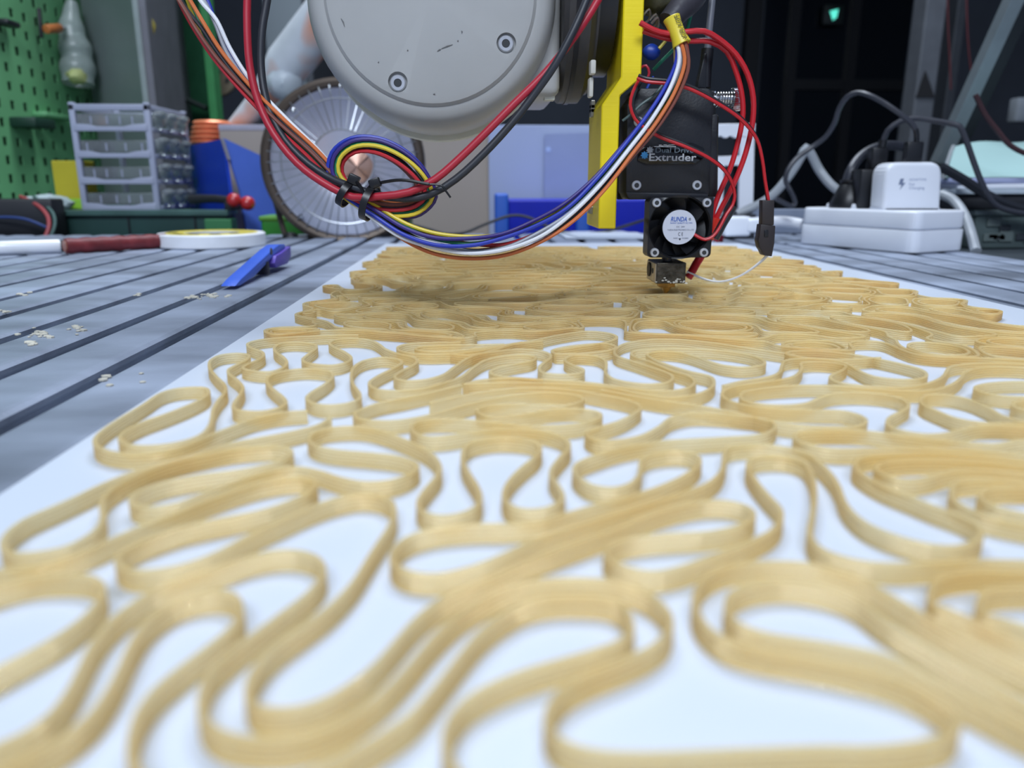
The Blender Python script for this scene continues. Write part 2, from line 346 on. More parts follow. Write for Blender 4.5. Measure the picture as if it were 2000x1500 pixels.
STR = [
# from the left edge, lower loop
[(-40,1322),(0,1300),(62,1268),(112,1240),(150,1214),(178,1190),(196,1167),(200,1146),(188,1130),(160,1122),(110,1121),(60,1126),(0,1142),(-50,1160)],
# the long one through the lower middle
[(-60,1475),(0,1450),(50,1427),(100,1390),(132,1350),(158,1302),(178,1262),(210,1217),(252,1182),(300,1152),(350,1130),(400,1114),(450,1098),(500,1082),(550,1074),(590,1076),(617,1086),(630,1102),(630,1120),(618,1140),(590,1166),(550,1196),(500,1234),(450,1272),(412,1308),(396,1345),(392,1375),(399,1403),(422,1424),(462,1438),(510,1443),(555,1442),(600,1434),(650,1416),(700,1388),(750,1350),(800,1298),(850,1240),(900,1194),(950,1164),(985,1147),(1025,1136),(1075,1130),(1150,1129),(1200,1134),(1250,1149),(1285,1171),(1307,1198),(1308,1224),(1294,1246),(1262,1268),(1212,1290),(1155,1312),(1107,1338),(1082,1366),(1070,1395),(1073,1420),(1089,1441),(1125,1457),(1175,1467),(1250,1471),(1375,1467),(1500,1462),(1625,1458),(1700,1459),(1800,1449),(1845,1437),(1866,1419),(1870,1402),(1857,1382),(1825,1359),(1787,1338),(1737,1318),(1650,1296),(1550,1277),(1500,1269),(1425,1250),(1388,1228),(1365,1201),(1358,1172),(1362,1148),(1377,1126),(1402,1110),(1450,1099),(1500,1096),(1575,1099),(1650,1117),(1700,1139),(1750,1167),(1800,1196),(1900,1252),(1975,1288),(2040,1320)],
# second ribbon at the lower left with its round head
[(-40,1515),(20,1488),(75,1464),(125,1436),(175,1396),(210,1350),(234,1306),(252,1266),(275,1226),(302,1198),(350,1168),(400,1154),(437,1153),(460,1163),(469,1182),(467,1204),(447,1228),(400,1265),(350,1303),(302,1345),(278,1377),(262,1412),(255,1450),(257,1480),(272,1512)],
# the head in the middle left, down into the first of the three diagonals, and back up to the right
[(-60,1116),(0,1112),(60,1106),(120,1090),(180,1068),(250,1037),(300,1016),(350,996),(400,976),(450,958),(500,943),(550,933),(592,931),(613,938),(614,949),(600,962),(550,983),(500,998),(450,1008),(400,1018),(350,1030),(300,1047),(262,1062),(238,1076),(229,1090),(234,1103),(256,1112),(300,1112),(350,1103),(400,1087),(450,1064),(500,1037),(550,1014),(620,984),(660,971),(700,963),(737,965),(763,977),(770,998),(763,1023),(745,1050),(722,1085),(702,1118),(680,1147),(640,1186),(590,1222),(540,1258),(508,1290),(490,1320),(484,1345),(488,1366),(504,1379),(550,1383),(600,1375),(650,1355),(700,1323),(740,1288),(777,1246),(815,1204),(855,1173),(900,1149),(950,1128),(1000,1106),(1050,1086),(1100,1067),(1175,1040),(1225,1021),(1275,1001),(1325,986),(1375,977),(1425,978),(1458,987),(1472,1000),(1464,1015),(1437,1027),(1387,1037),(1300,1042),(1250,1047),(1210,1056),(1188,1067),(1184,1080),(1200,1096),(1237,1110),(1278,1115),(1325,1107),(1375,1090),(1425,1072),(1475,1052),(1510,1033),(1525,1013),(1523,990),(1500,965),(1477,938),(1462,912),(1465,897),(1490,889),(1537,890),(1568,900),(1584,920),(1591,950),(1591,975),(1587,1005),(1582,1032),(1586,1052),(1602,1068),(1637,1083),(1687,1095),(1750,1100),(1825,1096),(1900,1093),(2040,1095)],
# round head left, diagonal pair, small loop with the upright tail, long run to the right
[(2050,905),(2000,897),(1900,887),(1825,883),(1750,885),(1692,890),(1672,898),(1672,912),(1689,927),(1725,947),(1775,967),(1825,987),(1875,1005),(1908,1022),(1917,1040),(1904,1056),(1872,1065),(1825,1063),(1775,1052),(1725,1035),(1688,1017),(1663,996),(1648,975),(1639,950),(1624,925),(1599,900),(1573,882),(1525,871),(1475,866),(1428,870),(1416,880),(1415,900),(1408,921),(1387,940),(1350,956),(1275,977),(1200,1001),(1100,1032),(1050,1050),(1000,1074),(950,1095),(900,1111),(850,1120),(803,1116),(775,1104),(766,1086),(774,1066),(800,1046),(850,1031),(925,1023),(1000,1022),(1050,1017),(1100,1003),(1175,982),(1250,962),(1300,944),(1340,925),(1362,908),(1366,893),(1350,883),(1325,879),(1278,883),(1255,893),(1251,910),(1248,927),(1232,942),(1198,951),(1158,946),(1130,930),(1122,913),(1132,901),(1170,886),(1225,870),(1300,860),(1400,854),(1475,849),(1503,842),(1514,832),(1510,823),(1490,816),(1450,811),(1400,806),(1350,805),(1312,814),(1287,832),(1250,850),(1200,859),(1162,857),(1147,848),(1148,840),(1175,832),(1212,820),(1240,805),(1250,794),(1242,786),(1212,777),(1175,770),(1125,761),(1075,757),(1020,756),(960,762),(900,772),(840,786)],
# left spiral's tail, upright curl, S bends of the centre left, up to the flat heads
[(645,815),(620,829),(550,846),(500,855),(450,865),(400,879),(350,894),(300,907),(250,924),(200,944),(150,968),(100,990),(50,1012),(18,1035),(5,1056),(9,1071),(28,1080),(75,1077),(125,1067),(162,1050),(190,1030),(200,1010),(199,990),(199,975),(209,960),(228,946),(255,932),(300,912),(350,897),(400,886),(450,876),(500,871),(545,870),(566,876),(568,885),(550,897),(500,911),(450,919),(375,929),(325,939),(280,954),(258,967),(257,979),(272,987),(302,989),(350,980),(400,961),(450,941),(500,924),(540,914),(580,911),(625,919),(662,931),(712,940),(762,937),(799,925),(815,911),(808,900),(775,890),(725,884),(650,877),(617,869),(604,858),(609,846),(637,836),(675,832),(712,833),(750,842),(787,856),(825,873),(848,890),(859,910),(855,926),(838,946),(822,967),(817,982),(824,996),(845,1004),(875,1005),(912,997),(933,985),(938,968),(931,947),(917,925),(906,905),(904,885),(912,868),(937,858),(975,853),(1025,856),(1048,863),(1055,873),(1048,888),(1025,907),(1001,930),(987,952),(985,970),(996,985),(1025,993),(1062,991),(1086,983),(1099,971),(1097,959),(1086,942),(1077,928),(1078,914),(1094,892),(1110,874),(1110,862),(1095,850),(1070,842),(1025,836),(975,836),(925,842),(875,850),(837,852),(813,845),(804,835),(807,826),(825,819),(875,817),(925,820),(975,825),(1025,829),(1075,830),(1125,827),(1160,819),(1174,810),(1164,802),(1125,797),(1075,799),(1025,807),(975,812),(950,811),(935,804),(933,797),(952,791),(1000,788),(1050,790),(1100,791),(1130,784),(1139,777),(1122,770),(1075,765),(1030,767),(980,774),(925,785),(875,799),(825,812),(775,820),(725,820),(699,815),(692,807),(702,800),(737,787),(800,774),(850,763),(900,751)],
# left spiral and the wave beside it
[(600,801),(550,805),(500,815),(450,833),(400,853),(350,872),(300,882),(250,885),(213,880),(190,870),(185,858),(196,843),(228,820),(278,790),(316,766),(340,759),(362,756),(398,756),(407,762),(402,772),(375,787),(325,807),(277,824),(245,840),(234,851),(240,862),(264,869),(300,869),(350,862),(387,850),(408,832),(414,813),(416,799),(425,782),(440,763),(438,750),(421,733),(409,716),(413,701),(433,692),(462,689),(485,692),(481,701),(462,711),(447,720),(447,728),(463,741),(474,755),(470,768),(457,786),(457,796),(472,801),(512,802),(545,795),(558,785),(553,775),(530,756),(521,743),(527,732),(551,724),(600,719),(642,723),(650,732),(637,747),(606,767),(599,777),(612,786),(637,790),(675,787),(698,780),(703,770),(690,750),(686,732),(692,715),(712,703),(745,697),(775,700),(785,706),(774,715),(740,732),(722,745),(724,753),(742,760),(775,762),(825,757),(862,748),(900,735),(926,715),(952,701),(987,694),(1025,692),(1045,696),(1040,703),(1015,708),(975,716),(958,723),(962,730),(1000,736),(1060,740),(1150,746),(1225,756),(1275,761),(1312,762),(1346,755),(1357,743),(1343,732),(1312,723),(1275,707),(1239,695),(1233,689),(1240,684),(1275,681),(1330,680),(1387,682),(1437,687),(1475,695),(1494,706),(1487,712),(1450,716),(1412,712),(1387,705),(1362,696),(1325,687),(1290,685),(1265,690),(1276,700),(1312,714),(1350,725),(1385,733),(1395,745),(1383,760),(1350,771),(1300,774),(1250,767),(1175,753),(1100,748),(1020,746),(950,747),(905,749)],
# flat head left centre, through the three bends, double waves in the middle
[(700,653),(650,654),(575,657),(512,662),(485,669),(488,677),(510,685),(515,692),(506,700),(482,711),(474,717),(488,722),(525,725),(550,718),(560,707),(554,697),(538,685),(537,676),(551,669),(580,667),(613,671),(618,677),(600,692),(591,701),(602,708),(650,712),(675,707),(686,699),(674,687),(650,675),(644,668),(658,662),(690,660),(722,663),(740,671),(752,680),(775,689),(806,696),(815,702),(810,710),(787,722),(771,735),(788,742),(825,741),(862,732),(888,715),(910,700),(937,690),(987,683),(1012,681),(1050,683),(1073,690),(1075,697),(1062,707),(1053,718),(1063,727),(1100,730),(1134,727),(1139,720),(1120,712),(1105,704),(1107,697),(1125,692),(1162,694),(1181,702),(1184,715),(1183,727),(1202,740),(1262,749),(1300,746),(1314,737),(1308,729),(1275,717),(1238,705),(1207,695),(1200,687),(1207,677),(1228,668),(1275,662),(1325,662),(1387,668),(1450,677),(1500,684),(1540,690),(1562,696)],
# right hand waves
[(2050,722),(2000,717),(1940,715),(1902,719),(1884,727),(1877,737),(1858,750),(1822,760),(1775,762),(1700,757),(1625,752),(1550,752),(1487,757),(1452,765),(1447,772),(1453,780),(1487,788),(1537,790),(1575,786),(1602,775),(1630,767),(1675,765),(1725,769),(1760,777),(1775,790),(1760,802),(1737,815),(1735,827),(1752,837),(1800,846),(1840,846),(1872,839),(1905,831),(1945,829),(2040,835)],
[(2050,713),(2000,710),(1940,708),(1882,710),(1856,715),(1849,723),(1843,733),(1830,741),(1800,750),(1755,755),(1675,751),(1637,745),(1622,737),(1627,730),(1648,720),(1650,712),(1625,707),(1590,705),(1566,708),(1566,717),(1557,730),(1537,738),(1475,747),(1437,752),(1414,762),(1412,772),(1427,782),(1462,791),(1525,797),(1600,800),(1650,802),(1680,810),(1692,820),(1680,829),(1637,832),(1575,830),(1500,820),(1450,807),(1400,797),(1350,789),(1300,782),(1240,772),(1175,760)],
[(1412,752),(1450,743),(1500,735),(1521,727),(1527,713),(1534,703),(1562,699),(1600,700),(1637,704),(1662,713),(1687,727),(1712,735),(1762,740),(1798,738),(1810,731),(1798,720),(1762,710),(1700,697),(1650,689),(1590,684),(1545,685),(1537,691),(1562,696),(1640,701),(1720,697)],
[(2050,832),(2000,826),(1920,824),(1870,816),(1830,801),(1803,788),(1801,777),(1813,770),(1850,770),(1890,778),(1930,794),(1960,811),(2000,822),(2050,830)],
[(2050,744),(2000,744),(1960,745),(1922,749),(1905,755),(1909,761),(1930,768),(1970,773),(2050,774)],
[(2040,778),(1998,780),(1981,785),(1982,793),(2004,800),(2050,806)],
[(2050,862),(2000,858),(1940,866),(1860,860),(1750,847),(1675,840),(1600,839),(1564,842),(1553,850),(1558,858),(1577,867),(1625,875),(1700,875),(1775,873),(1850,876),(1930,880),(2050,890)],
[(2050,912),(2000,906),(1900,899),(1800,896),(1737,900),(1713,908),(1715,918),(1738,930),(1775,936),(1812,931),(1850,920),(1887,915),(1937,917),(2000,925),(2050,930)],
[(2050,946),(2000,940),(1950,935),(1900,935),(1866,941),(1860,957),(1865,975),(1888,990),(1925,1005),(2000,1021),(2050,1030)],
[(2050,950),(2000,949),(1940,951),(1919,958),(1916,971),(1938,986),(2000,1001),(2050,1008)],
[(2050,1116),(2000,1114),(1920,1113),(1875,1116),(1836,1126),(1822,1145),(1819,1163),(1825,1180),(1841,1184),(1875,1198),(1937,1223),(2000,1256),(2050,1280)],
[(2050,1143),(2000,1144),(1955,1146),(1924,1153),(1917,1168),(1913,1182),(1924,1197),(1965,1210),(2050,1232)],
# inner loop at the lower right
[(2060,1398),(2000,1366),(1950,1338),(1875,1296),(1825,1266),(1775,1238),(1725,1208),(1675,1170),(1625,1148),(1575,1137),(1525,1133),(1480,1137),(1447,1147),(1428,1160),(1421,1180),(1427,1203),(1452,1221),(1500,1236),(1575,1248),(1650,1260),(1725,1277),(1775,1297),(1850,1338),(1900,1364),(2000,1414),(2060,1440)],
# inner loop at the lower centre
[(560,1530),(620,1500),(655,1484),(700,1460),(750,1431),(802,1395),(852,1340),(902,1276),(940,1232),(978,1201),(1027,1174),(1075,1163),(1125,1161),(1187,1166),(1217,1182),(1230,1207),(1232,1231),(1211,1250),(1162,1268),(1100,1286),(1025,1308),(962,1334),(915,1363),(883,1400),(871,1437),(875,1473),(890,1502),(920,1530)],
# flat heads above the centre
[(905,749),(940,741),(1000,737),(1060,741)],
[(880,690),(920,692),(962,683),(1000,672),(1050,662),(1100,652),(1150,646),(1190,650),(1205,658),(1180,668),(1130,676),(1080,683)],
[(900,667),(850,668),(800,670),(778,676),(782,684),(815,690),(870,690),(930,684),(1000,672),(1060,664)],
[(1085,690),(1078,684),(1095,678),(1140,672),(1185,670),(1203,676),(1190,683),(1150,688),(1110,690),(1085,690)],
[(985,671),(930,672),(870,673),(822,676),(812,681),(835,685),(890,684),(960,676),(1020,667)],
]
for s in STR: strip(s)
# dense far part: level lines of a band-limited field, cut to the print's outline
FLT = [(380, 668), (480, 661), (620, 648), (780, 652), (900, 664), (1010, 655), (1120, 642), (1200, 652), (1330, 656), (1450, 668), (1530, 680), (1700, 690), (1850, 702), (2000, 706), (2200, 712)]
def front(u):
    for (a, va), (b, vb) in zip(FLT, FLT[1:]):
        if a <= u <= b: return va + (vb - va) * (u - a) / (b - a)
    return 655
def far_part():
    rng = np.random.default_rng(11); lam = 0.0285; st = 0.0011
    pxl = (G(590, 590, ZP).x + G(480, 667, ZP).x) / 2 ; pxr = (G(1650, 530, ZP).x + G(1905, 588, ZP).x) / 2
    y0 = G(1000, 720, ZP).y; y1 = G(1000, 480.5, ZP).y
    xs = np.arange(pxl - .004, pxr + .004, st); ys = np.arange(y0, y1 + .006, st)
    XX, YY = np.meshgrid(xs, ys); f = np.zeros_like(XX); n = 70
    for i in range(n):
        a = rng.uniform(0, 2 * math.pi); k = 2 * math.pi / lam * rng.uniform(.82, 1.18)
        # the photograph's meanders run a little longer across than away
        f += np.cos(k * (XX * math.cos(a) * .85 + YY * math.sin(a)) + rng.uniform(0, 6.283))
    f *= math.sqrt(2.0 / n)
    # distance inside the outline
    fy = np.empty(len(xs))
    for i, xx in enumerate(xs):
        lo, hi = y0 - .03, y1
        for _ in range(30):
            mid = (lo + hi) / 2; u, v = proj((xx, mid, ZP))
            if v > front(min(max(u, 380), 2200)): lo = mid
            else: hi = mid
        fy[i] = hi
    wob = .004 * np.sin(YY * 210) + .003 * np.sin(YY * 97 + 1)
    d = np.minimum(np.minimum(XX - pxl - .003 + wob, pxr - .003 - XX + wob), np.minimum(y1 - YY, YY - fy[None, :]))
    edge = np.clip(d / .006, -1, 1)
    out = []
    for lev in (-.62, .02, .66):
        gg = (f - lev) * np.where(edge > 0, 1, 1)
        gg = np.where(edge < 1, np.minimum(gg, 0) * np.clip(edge, 0, 1) + np.maximum(gg, 0) * np.clip(edge, 0, 1) + (1 - np.clip(edge, 0, 1)) * -1.2, gg)
        out += contours(gg, xs, ys)
    return out
def contours(gg, xs, ys):
    ny, nx = gg.shape; s = gg > 0
    seg = {}
    c = s[:-1, :-1] * 1 + s[:-1, 1:] * 2 + s[1:, 1:] * 4 + s[1:, :-1] * 8
    tab = {1: [(3, 0)], 2: [(0, 1)], 3: [(3, 1)], 4: [(1, 2)], 5: [(3, 2), (1, 0)], 6: [(0, 2)], 7: [(3, 2)], 8: [(2, 3)], 9: [(2, 0)], 10: [(0, 3), (2, 1)], 11: [(2, 1)], 12: [(1, 3)], 13: [(1, 0)], 14: [(0, 3)]}
    def ek(j, i, e):
        return ((0, j, i), (1, j, i + 1), (0, j + 1, i), (1, j, i))[e]
    nxt = {}
    jj, ii = np.nonzero((c > 0) & (c < 15))
    for j, i in zip(jj.tolist(), ii.tolist()):
        for a, b in tab[int(c[j, i])]: nxt[ek(j, i, a)] = ek(j, i, b)
    def pt(k):
        h, j, i = k
        if h == 0:
            a, b = gg[j, i], gg[j, i + 1]; t = a / (a - b); return (xs[i] + t * (xs[i + 1] - xs[i]), ys[j])
        a, b = gg[j, i], gg[j + 1, i]; t = a / (a - b); return (xs[i], ys[j] + t * (ys[j + 1] - ys[j]))
    lines = []; left = set(nxt)
    starts = list(left - set(nxt.values()))
    def walk(k0):
        ln = [k0]; k = k0
        while k in left:
            left.discard(k); k = nxt[k]; ln.append(k)
            if k == k0: break
        return ln
    for k in starts:
        if k in left: lines.append([pt(q) for q in walk(k)])
    while left:
        lines.append([pt(q) for q in walk(next(iter(sorted(left)[:1])))]) if len(left) < 50 else lines.append([pt(q) for q in walk(next(iter(left)))])
    return [l for l in lines if len(l) > 12]
FL = far_part()
def smooth_line(l, closed):
    p = np.array(l)
    for _ in range(3):
        q = p.copy()
        if closed: q = (np.roll(p, 1, 0) + p * 2 + np.roll(p, -1, 0)) / 4
        else: q[1:-1] = (p[:-2] + p[1:-1] * 2 + p[2:]) / 4
        p = q
    return p[::2] if len(p) > 30 else p
for l in FL:
    cl = math.dist(l[0], l[-1]) < .002
    if cl: l = l[:-1]
    p = smooth_line(l, cl)
    mb = ribbon([tuple(q) for q in p], cl)
    if mb: ribbon_part(mb)
# ---------------------------------------------------------------- robot arm
white_pl = M('robot_white_paint', (166, 166, 163), .38, var=.05, scale=25, bump=.04, bscale=60)
lip_pl = M('robot_cream_seam', (205, 205, 190), .5, var=.1, scale=40)
dark_pl = M('dark_grey_flange', (58, 56, 55), .45, var=.2, scale=60)
black_pl = M('black_plastic', (22, 23, 27), .38, var=.15, scale=40)
steel = M('steel_screw', (190, 192, 196), .32, metal=.45, var=.1, scale=200)
dark_hole = M('dark_recess', (50, 52, 54), .6)
RC = P(842, 8, .352); RC.y = .352; RC.z = .1310                    # middle of the round wrist housing
robot = T('robot_arm', 'white robot arm wrist with round screwed cover hanging above the print', 'robot arm', (RC.x, RC.y, RC.z))
def lat(prof, mat, name, n=72, **k): return robot.part(name, MB().lathe(prof, (RC.x, 0, RC.z), Y, n), mat, **k)
body = [(.0, .3495), (.0440, .3495), (.0475, .3500), (.0500, .3520), (.0520, .3560), (.0530, .3610), (.0532, .395), (.0526, .398), (.0526, .4005), (.0540, .4015), (.0545, .4040), (.0545, .4120), (.0532, .4145), (.0515, .4155), (.0515, .46), (.0490, .47), (0, .47)]
lat(body, white_pl, 'housing')
lat([(.0530, .3985), (.0553, .3990), (.0559, .4030), (.0553, .4060), (.0530, .4065)], lip_pl, 'seam_ring')
def cover():
    mb = MB().lathe([(0, .3475), (.0405, .3475), (.0428, .3480), (.0440, .3492), (.0440, .3520), (0, .3520)], (RC.x, 0, RC.z), Y, 72)
    o = mesh_obj('cover_plate', mb, white_pl, robot.o, robot.loc)
    cut = MB()
    for (u, v) in ((777, 160), (989, 84)):
        c = P(u, v, .3475); cut.cyl((c.x, .340, c.z), (c.x, .3505, c.z), .0044, .0040, 28)
    co = mesh_obj('cutter', cut, None, robot.o, robot.loc, smooth=False)
    md = o.modifiers.new('pocket', 'BOOLEAN'); md.object = co; md.operation = 'DIFFERENCE'; md.solver = 'EXACT'
    dg = bpy.context.evaluated_depsgraph_get(); dg.update()
    me = bpy.data.meshes.new_from_object(o.evaluated_get(dg)); o.modifiers.clear(); o.data = me; bpy.data.objects.remove(co)
    o.data.shade_smooth(); o.data.set_sharp_from_angle(angle=R(30))
cover()
def screw(tt, c, r, yf, name='screw', parent=None, depth=.0022, mat=None):
    hex_ = MB(); y1 = yf + depth
    hx = [(r * .48, .0), (r * .48, .0011)]
    s = tt.part(name, MB().lathe([(r * .50, 0), (r * .86, 0), (r, r * .14), (r, depth)], (c.x, yf, c.z), Y, 24, capa=False), mat or steel, parent)
    mb = MB().lathe([(r * .52, .0002), (r * .46, .0012), (0, .0013)], (c.x, yf, c.z), Y, 6)
    tt.part('hex_socket', mb, dark_hole, s, smooth=False)
    return s
for (u, v) in ((777, 162), (988, 85)): screw(robot, P(u, v, .3485), .0034, .3482)
# small scuffs on the cover
sc = MB()
for a, b in (((854, 100), (861, 96)), ((862, 95), (884, 87)), ((901, 60), (902, 65)), ((893, 80), (895, 81)), ((666, 36), (673, 52)), ((795, 99), (797, 98)), ((846, 184), (850, 185)), ((738, 122), (740, 122))):
    pa, pb = P(*a, .3473), P(*b, .3473); sc.tube([pa, pa.lerp(pb, .5) + Vector((.0002, 0, .0002)), pb], [.00012, .00030, .0001], 5)
robot.part('scuff_marks', sc, M('scuff', (120, 120, 118), .8))
# block towards the tool side and the turning flange
def xr_(u, y): return P(u, 100, y).x
xa, xb, xc, xd = xr_(1000, .385), xr_(1091, .372), xr_(1157, .372), xr_(1193, .378)
zc = RC.z + .010; yc = .392
def xl_(prof, mat, name, n=56, **k): return robot.part(name, MB().lathe(prof, (0, yc, zc), X, n), mat, **k)
zbl = P(1050, 193, .372).z
robot.part('wrist_block', MB().box(RC.x, xb, .362, .432, zbl, zbl + .11, .004, 3), white_pl)
robot.part('seam_tab', MB().box(xr_(1064, .366), xr_(1085, .366), .3655, .372, zbl - .0012, zbl + .004, .0005), lip_pl)
rfl = zc - zbl
xl_([(0, xb), (rfl - .002, xb), (rfl, xb + .002), (rfl, xc - .004), (rfl - .004, xc - .001), (rfl - .004, xc), (0, xc)], dark_pl, 'flange_ring')
xl_([(0, xc), (rfl - .012, xc), (rfl - .012, xd - .0006), (rfl - .0135, xd), (0, xd)], black_pl, 'tool_flange')
xl_([(rfl - .003, xc - .0105), (rfl + .0005, xc - .0105), (rfl + .0005, xc - .0085), (rfl - .003, xc - .0085)], black_pl, 'groove_ring')
clip_m = M('ivory_clip', (215, 212, 200), .5)
for (u, v, du, dv, y) in ((1159, 130, 5, 12, .349), (1155, 170, 4, 17, .352)):
    c = P(u, v, y); e = du / F_PX * y; q = dv / F_PX * y
    robot.part('ivory_clip', MB().box(c.x - e, c.x + e, y, y + .006, c.z - q, c.z + q, .0006), clip_m)
# forearm carrying the wrist, above the frame
robot.part('forearm', MB().prism([(RC.x - .04, .40, RC.z + .02), (RC.x + .04, .40, RC.z + .02), (RC.x + .05, .42, RC.z + .22), (RC.x - .05, .42, RC.z + .22)], (0, .08, .0), .008, 3), white_pl)

# ---------------------------------------------------------------- yellow bracket
yel = M('yellow_print', (238, 214, 28), .42, var=.05, scale=20, bump=.08, bscale=500, stretch=(.05, .05, 3))
yb0, yb1 = .358, .398
bk_p = [P(1216, -60, yb0), P(1258, -60, yb0), P(1253, 153, yb0), P(1211, 186, yb0), P(1200, 447, yb0), P(1166, 447, yb0), P(1172, 190, yb0), P(1214, 158, yb0)]
BK = T('tool_bracket', 'bright yellow plastic tool bracket between the robot flange and black extruder', 'bracket', tuple(P(1185, 300, .378)))
q = [P(1216, -140, yb0), P(1259, -140, yb0), P(1252, 153, yb0), P(1213, 165, yb0)]
q1 = Vector((q[0].x, yb0, q[0].z)); xU0, xU1 = P(1216, 60, yb0).x, P(1256, 60, yb0).x
zt, zch, zlo = P(1216, -140, yb0).z, P(1252, 152, yb0).z, P(1211, 187, yb0).z
xL0, xL1, zb = P(1170, 400, yb0).x, P(1204, 400, yb0).x, P(1190, 447, yb0).z
prof = [(xU0, zt), (xU1, zt), (xU1, zch), (xL1, zlo), (xL1, zb), (xL0, zb), (xL0, zlo - .004), (xU0, zch)]
BK.part('plate', MB().prism([(a, yb0, b) for a, b in prof], (0, yb1 - yb0, 0), .0005, 1), yel, smooth=False)
sq_m = M('steel_nut', (150, 148, 140), .35, metal=.8)
for (u, v) in ((1147, 222), (1154, 214), (1161, 206)):
    c = P(u, v, .385); BK.part('nut', MB().box(xL0 - .0014, xL0 + .0006, c.y - .0024, c.y + .0022, c.z - .0016, c.z + .0022, .0003), sq_m, smooth=False)
c = P(1152, 411, .380); BK.part('nut', MB().box(xL0 - .0014, xL0 + .0006, c.y - .003, c.y + .005, c.z - .0016, c.z + .002, .0003), sq_m, smooth=False)
c = P(1207, 406, .372); BK.part('bolt_end', MB().rod((xL1 - .001, c.y, c.z), (xL1 + .0022, c.y, c.z), .0024), black_pl)

# ---------------------------------------------------------------- extruder
blk = M('black_nylon', (27, 28, 33), .46, var=.10, scale=50, bump=.12, bscale=900)
glossy = M('glossy_black', (8, 9, 11), .08, var=.05)
EX = T('extruder', 'black dual drive filament extruder with fan and brass nozzle over the print', 'extruder', tuple(P(1300, 573, .362)))
ey = .358
def poly(pix, y): return [P(u, v, y) for u, v in pix]
EX.part('gear_housing', MB().prism(poly([(1225, 205), (1250, 172), (1383, 172), (1396, 181), (1392, 240), (1386, 380), (1376, 386), (1240, 386), (1222, 378)], ey), (0, .020, 0), .0008, 2), blk)
EX.part('back_plate', MB().prism(poly([(1209, 228), (1226, 220), (1404, 225), (1402, 382), (1206, 390)], ey + .021), (0, .003, 0), .0004, 1), M('dark_olive_plate', (48, 47, 42), .6, var=.2), smooth=False)
EX.part('side_block', MB().prism(poly([(1386, 225), (1402, 222), (1400, 385), (1384, 385)], ey + .006), (0, .014, 0), .0005), blk)
EX.part('lower_lip', MB().prism(poly([(1222, 375), (1384, 378), (1384, 388), (1228, 390)], ey - .001), (0, .018, 0), .0006), blk)
# stepper motor behind the housing
a = P(1232, 175, .382); b = P(1392, 378, .382)
EX.part('motor', MB().box(a.x, b.x, .3835, .408, b.z, a.z, .002, 2), M('motor_black', (30, 30, 33), .5, metal=.3))
# badge
bd = EX.part('badge', MB().prism(poly([(1246, 300), (1258, 287), (1352, 279), (1376, 290), (1374, 309), (1357, 321), (1262, 321), (1245, 314)], ey - .0010), (0, .0012, 0), .0003), glossy)
def ptext(tt, parent, body, u0, v0, u1, h, y, mat, name='lettering', shear=0., align='LEFT', bold=0.0):
    o = P(u0, v0, y); e = P(u1, v0, y)
    mb = text(body, h / F_PX * y / .69, o, X, Z, width=(e - o).length, shear=shear, bold=bold)
    return tt.part(name, mb, mat, parent, smooth=False)
grey_ink = M('grey_ink', (176, 178, 182), .5, var=.02)
dim_ink = M('dim_grey_ink', (108, 122, 132), .5, var=.02)
ptext(EX, bd, 'Extruder', 1266, 314, 1358, 13, ey - .0011, grey_ink, bold=.012)
ptext(EX, bd, 'Dual Drive', 1279, 298, 1353, 9, ey - .0011, dim_ink)
def gear(u, v, r, teeth, y, mat, name):
    c = P(u, v, y); pts = []
    for i in range(teeth * 4):
        a = 2 * math.pi * i / (teeth * 4); q = r if i % 4 in (0, 1) else r * .74
        pts.append((c.x + q * math.cos(a), y, c.z + q * math.sin(a)))
    EX.part(name, MB().prism(pts, (0, .0002, 0)), mat, bd, smooth=False)
gear(1269.5, 293, .0016, 8, ey - .0012, M('gear_grey', (140, 146, 152), .5), 'gear_mark')
gear(1259, 303, .0017, 8, ey - .0012, M('gear_blue', (48, 118, 168), .5), 'gear_mark')
wl = MB()
for (u0, u1, v) in ((1278, 1320, 286.5), (1287, 1292, 283.5), (1296, 1302, 283.2)):
    a, b = P(u0, v, ey - .0011), P(u1, v, ey - .0011); wl.box(a.x, b.x, ey - .0012, ey - .001, a.z - .00012, a.z + .00012)
EX.part('white_line', wl, M('white_ink', (225, 228, 232), .5), bd, smooth=False)
for (u, v) in ((1243, 362), (1361, 362), (1247, 238)): screw(EX, P(u, v, ey), .0022, ey - .0008)
# tension screw with spring
ty = ey + .010
sp_a, sp_b = P(1396, 194, ty), P(1432, 194, ty)
pts = []
for i in range(7 * 14 + 1):
    t = i / (7 * 14); an = 2 * math.pi * 7 * t
    pts.append((sp_a.x + (sp_b.x - sp_a.x) * t, ty + .0031 * math.sin(an), sp_a.z + .0031 * math.cos(an)))
chrome = M('chrome', (215, 218, 222), .14, metal=1.0, var=.03)
EX.part('spring', MB().tube(pts, .00042, 7), chrome)
EX.part('tension_shaft', MB().cyl((sp_a.x - .002, ty, sp_a.z), (sp_b.x, ty, sp_b.z), .0016, n=14), steel)
kx0, kx1 = P(1429, 194, ty).x, P(1446, 194, ty).x
kn = MB(); npt = 40; ring_ = []
for i in range(npt * 2):
    a = 2 * math.pi * i / (npt * 2); q = .0051 if i % 2 else .0047
    ring_.append((kx0, ty + q * math.cos(a), sp_a.z + q * math.sin(a)))
kn.prism(ring_, (kx1 - kx0, 0, 0), .0001, 1)
EX.part('thumb_knob', kn, chrome, smooth=False)
